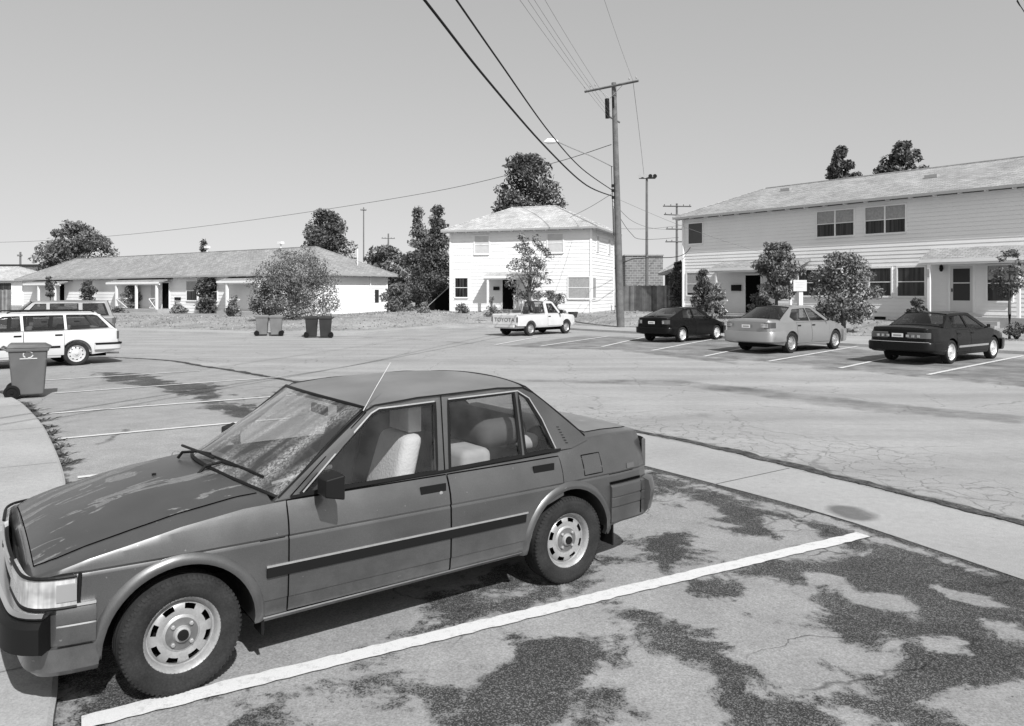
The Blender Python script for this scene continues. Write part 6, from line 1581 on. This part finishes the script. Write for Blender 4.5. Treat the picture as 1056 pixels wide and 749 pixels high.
for (dx, p0, p1, r_) in ((-.20, 103, 123, .115), (.12, 101, 112, .06)):
    a, b = Vector(L_(pole_pt(p0))), Vector(L_(pole_pt(p1))); g = MB(); g.tube([a+Vector((dx, -.2, 0)), b+Vector((dx, -.2, 0))], r_, 10); g.build('fuse_cylinder', M_blk, up_)
a = Vector(L_(pole_pt(127))); g = MB(); g.tube([a+Vector((-.1, -.12, .3)), a+Vector((.45, -.1, .0))], .05, 6); g.build('cutout_bracket', M_pole, up_)
for py, dx in ((131, .22), (138, .2), (120, .2), (106, .25)): a = Vector(L_(pole_pt(py))); g = MB(); g.lathe([(.001, -.12), (.05, -.1), (.06, 0), (.05, .1), (.001, .12)], 8, 'z', tuple(a+Vector((dx, -.08, 0)))); g.build('insulator', M_eave, up_)
for py in (204, 192, 197): a = Vector(L_(pole_pt(py))); g = MB(); g.box(a.x-.10, a.y-.26, a.z-.09, a.x+.06, a.y-.16, a.z+.06); g.build('cable_clamp', M_blk, up_)
a = Vector(L_(pole_pt(300))); g = MB(); g.tube([L_(pole_pt(330)), L_(pole_pt(215))], .02, 6); g.build('ground_conduit', M_eave, up_); up_.children[-1].location = (.19, -.1, 0)
for (py0, py1, dx, rr_) in ((322, 243, .17, .04), (243, 172, -.06, .02), (235, 135, .10, .018)):
    g = MB(); g.tube([Vector(L_(pole_pt(py0)))+Vector((dx, -.14, 0)), Vector(L_(pole_pt(py1)))+Vector((dx*.9, -.12, 0))], rr_, 6); g.build('riser_cable', M_blk, up_)
# street lamp on its long arm
a = Vector(L_(pole_pt(172))); hd = Vector((at(569, 37.5)-base[0], 37.5-PY, zat(146.5, 37.5)-base[2]))
g = MB(); g.tube([a, a+(hd-a)*.35+Vector((0, 0, .10)), a+(hd-a)*.7+Vector((0, 0, .10)), hd+Vector((.25, 0, .02))], .028, 8); arm2 = g.build('lamp_arm', M_alloy, up_)
g = MB(); g.tube([hd+Vector((.30, .02, .02)), hd+Vector((.1, 0, .04)), hd+Vector((-.2, -.01, .03)), hd+Vector((-.38, -.02, .0))], [.05, .13, .14, .03], 10); g.build('lamp_head', M_trim, arm2, 50)
# far poles
def far_pole(px, pyt, pyb, Y, label, arms, r_=.14, lights=False, group='distant poles'):
    X = at(px, Y); z0 = ground_z(X, Y); e = empty('utility_pole', (X, Y, z0), 0, label, 'utility pole', group)
    g = MB(); g.tube([(0, 0, -.2), (0, 0, zat(pyt, Y)-z0)], [r_, r_*.7], 10); g.build('pole', M_poled, e, 60)
    for (py, hw, ang) in arms:
        z = zat(py, Y)-z0; c, s_ = math.cos(ang), math.sin(ang); g = MB(); g.tube([(-hw*c, -hw*s_-.15, z), (hw*c, hw*s_-.15, z)], .07, 4); ao = g.build('crossarm', M_poled, e)
        if not lights:
            for t in (-.9, -.45, .45, .9): g = MB(); g.lathe([(.03, 0), (.05, .12), (.001, .16)], 6, 'z', (hw*c*t, hw*s_*t-.15, z+.06)); g.build('insulator', M_blk, ao)
        else:
            for t in (-.95, -.3, .35, .9): g = MB(); g.lathe([(.001, .1), (.06, .08), (.16, -.12), (.001, -.12)], 10, 'y', (hw*t, -.18, z+.12)); g.build('floodlight', M_blk if t > 0 else M_eave, ao)
    return e
far_pole(667, 184, 320, 58, 'slim pole topped by a row of floodlights behind the board fence', [(184, .62, 0)], .12, True)
far_pole(698, 210, 320, 85, 'distant pole with stacked crossarms left of the row house roof', [(213, 1.6, .1), (222, 1.7, .4), (236.5, 1.3, .2), (249.5, 1.3, 0)], .16)
far_pole(375, 214, 300, 130, 'thinner and taller of the two distant poles beyond the domed tree', [(217, .5, .5)], .13)
far_pole(400.5, 241, 300, 150, 'shorter of the two distant poles, left of the tall pale conifer', [(246, 1.3, .3)], .2)
far_pole(21, 260, 300, 120, 'stubby distant pole over the far left house', [(264, .4, 0)], .2)
def wire(pts, r_, label, m=M_wire, group='overhead wires'):
    P = smooth_line_3(pts); o3 = P[0]; mb = MB(); mb.tube([tuple(Vector(p)-Vector(o3)) for p in P], r_, 5, False)
    o = mb.build('overhead_wire', m); o.location = o3; tag(o, label, 'wire', group); return o
def smooth_line_3(pts):
    pts = [Vector(p) for p in pts]; out = []
    for i in range(len(pts)-1):
        p0 = pts[max(i-1, 0)]; p1 = pts[i]; p2 = pts[i+1]; p3 = pts[min(i+2, len(pts)-1)]
        for j in range(8):
            t = j/8; out.append(.5*((2*p1)+(-p0+p2)*t+(2*p0-5*p1+4*p2-p3)*t*t+(-p0+3*p1-3*p2+p3)*t**3))
    out.append(pts[-1]); return out
def Q(px, py, Y): return (at(px, Y), Y, zat(py, Y))
def PW(py): p = pole_pt(py); return (p[0]-.05, p[1]-.2, p[2])
wire([PW(203), Q(604.6, 191, 31), Q(563.7, 153, 23.4), Q(502, 82, 17.1), Q(437.5, 0, 13.3), (-3.4, 7.0, 7.9), (-6, -3, 9.5)], .028, 'lower of the two thick black cables sweeping from the pole to the top left')
wire([PW(197), Q(600, 174, 31.5), Q(566, 136, 24.5), Q(515, 64, 17.7), Q(470.5, 0, 14.2), (-2.6, 8.0, 7.9), (-5, -3, 9.8)], .022, 'upper of the two thick black cables sweeping from the pole to the top left')
def sagging(A, B, sag, n=40):
    A, B = Vector(A), Vector(B); return [A+(B-A)*(i/n)-Vector((0, 0, sag*4*(i/n)*(1-i/n))) for i in range(n+1)]
def straight_wire(A, B, sag, r_, label, m):
    P = sagging(A, B, sag); mb = MB(); mb.tube([p-P[0] for p in P], r_, 5, False); o = mb.build('overhead_wire', m); o.location = P[0]; tag(o, label, 'wire', 'overhead wires'); return o
for k, (dx, py0, dz) in enumerate(((0, 124, 0), (.35, 120, .12), (.6, 116, .25), (1.0, 108, .45))):
    straight_wire(PW(py0), (-8.9+dx, -10, 12.0+dz), .87, .0065, ['lowest', 'second lowest', 'second highest', 'highest'][k]+' of the four thin wires running to the top middle', M_wiret)
straight_wire(Q(653, 84, PY-.8), (-5.6, -10, 14), 1.15, .006, 'thin wire from the right end of the crossarm to the top edge', M_wiret)
wire([Q(653, 86, PY-.8), Q(659, 135, 48), Q(664, 180, 57.8)], .012, 'thin wire from the right end of the crossarm down to the floodlight pole', M_wiret)
wire([PW(150), Q(560, 171, 50), Q(440, 199, 62), Q(260, 227, 75), Q(120, 243, 85), Q(0, 250, 92), Q(-150, 250, 100)], .022, 'long sagging telephone wire crossing the sky to the left edge', M_wiret)
wire([PW(200), Q(608, 214, 46), Q(588, 224, 49.5), Q(570, 232, 50)], .014, 'service wire from the pole to the roof of the two-storey white house', M_wiret)
wire([PW(213), Q(650, 240, 45), Q(664, 247, 52), Q(700, 245, 70)], .014, 'sagging dark wire right of the pole below the service wires')
wire([PW(208), Q(652, 228, 46), Q(676, 236, 60), Q(700, 237, 80)], .012, 'upper sagging wire from the pole to the distant crossarms', M_wiret)
wire([PW(277), Q(650, 268, 42), Q(667, 266, 43.5), Q(706, 262, 47), Q(722, 231, 47)], .022, 'black splice cable from the pole to the corner of the row house')
wire([PW(272), Q(700, 285, 46), ] if False else [PW(236), Q(670, 236, 41), Q(705, 232, 47)], .010, 'thin service wire from the pole to the row house eave', M_wiret)
wire([Q(636, 205, PY-.2), Q(700, 232, 42), Q(770, 256, 42), Q(800, 262, 41.5)], .008, 'thin slack wire crossing in front of the row house upper wall', M_wiret)
wire([Q(1056, 9, 20), Q(1050, 0, 19.5), Q(1020, -60, 18), Q(1100, 60, 22)][::-1] if False else [Q(1120, 110, 30), Q(1056, 12, 20), Q(1050, 2, 19.3), Q(990, -110, 15)], .012, 'short piece of dark wire at the top right corner')
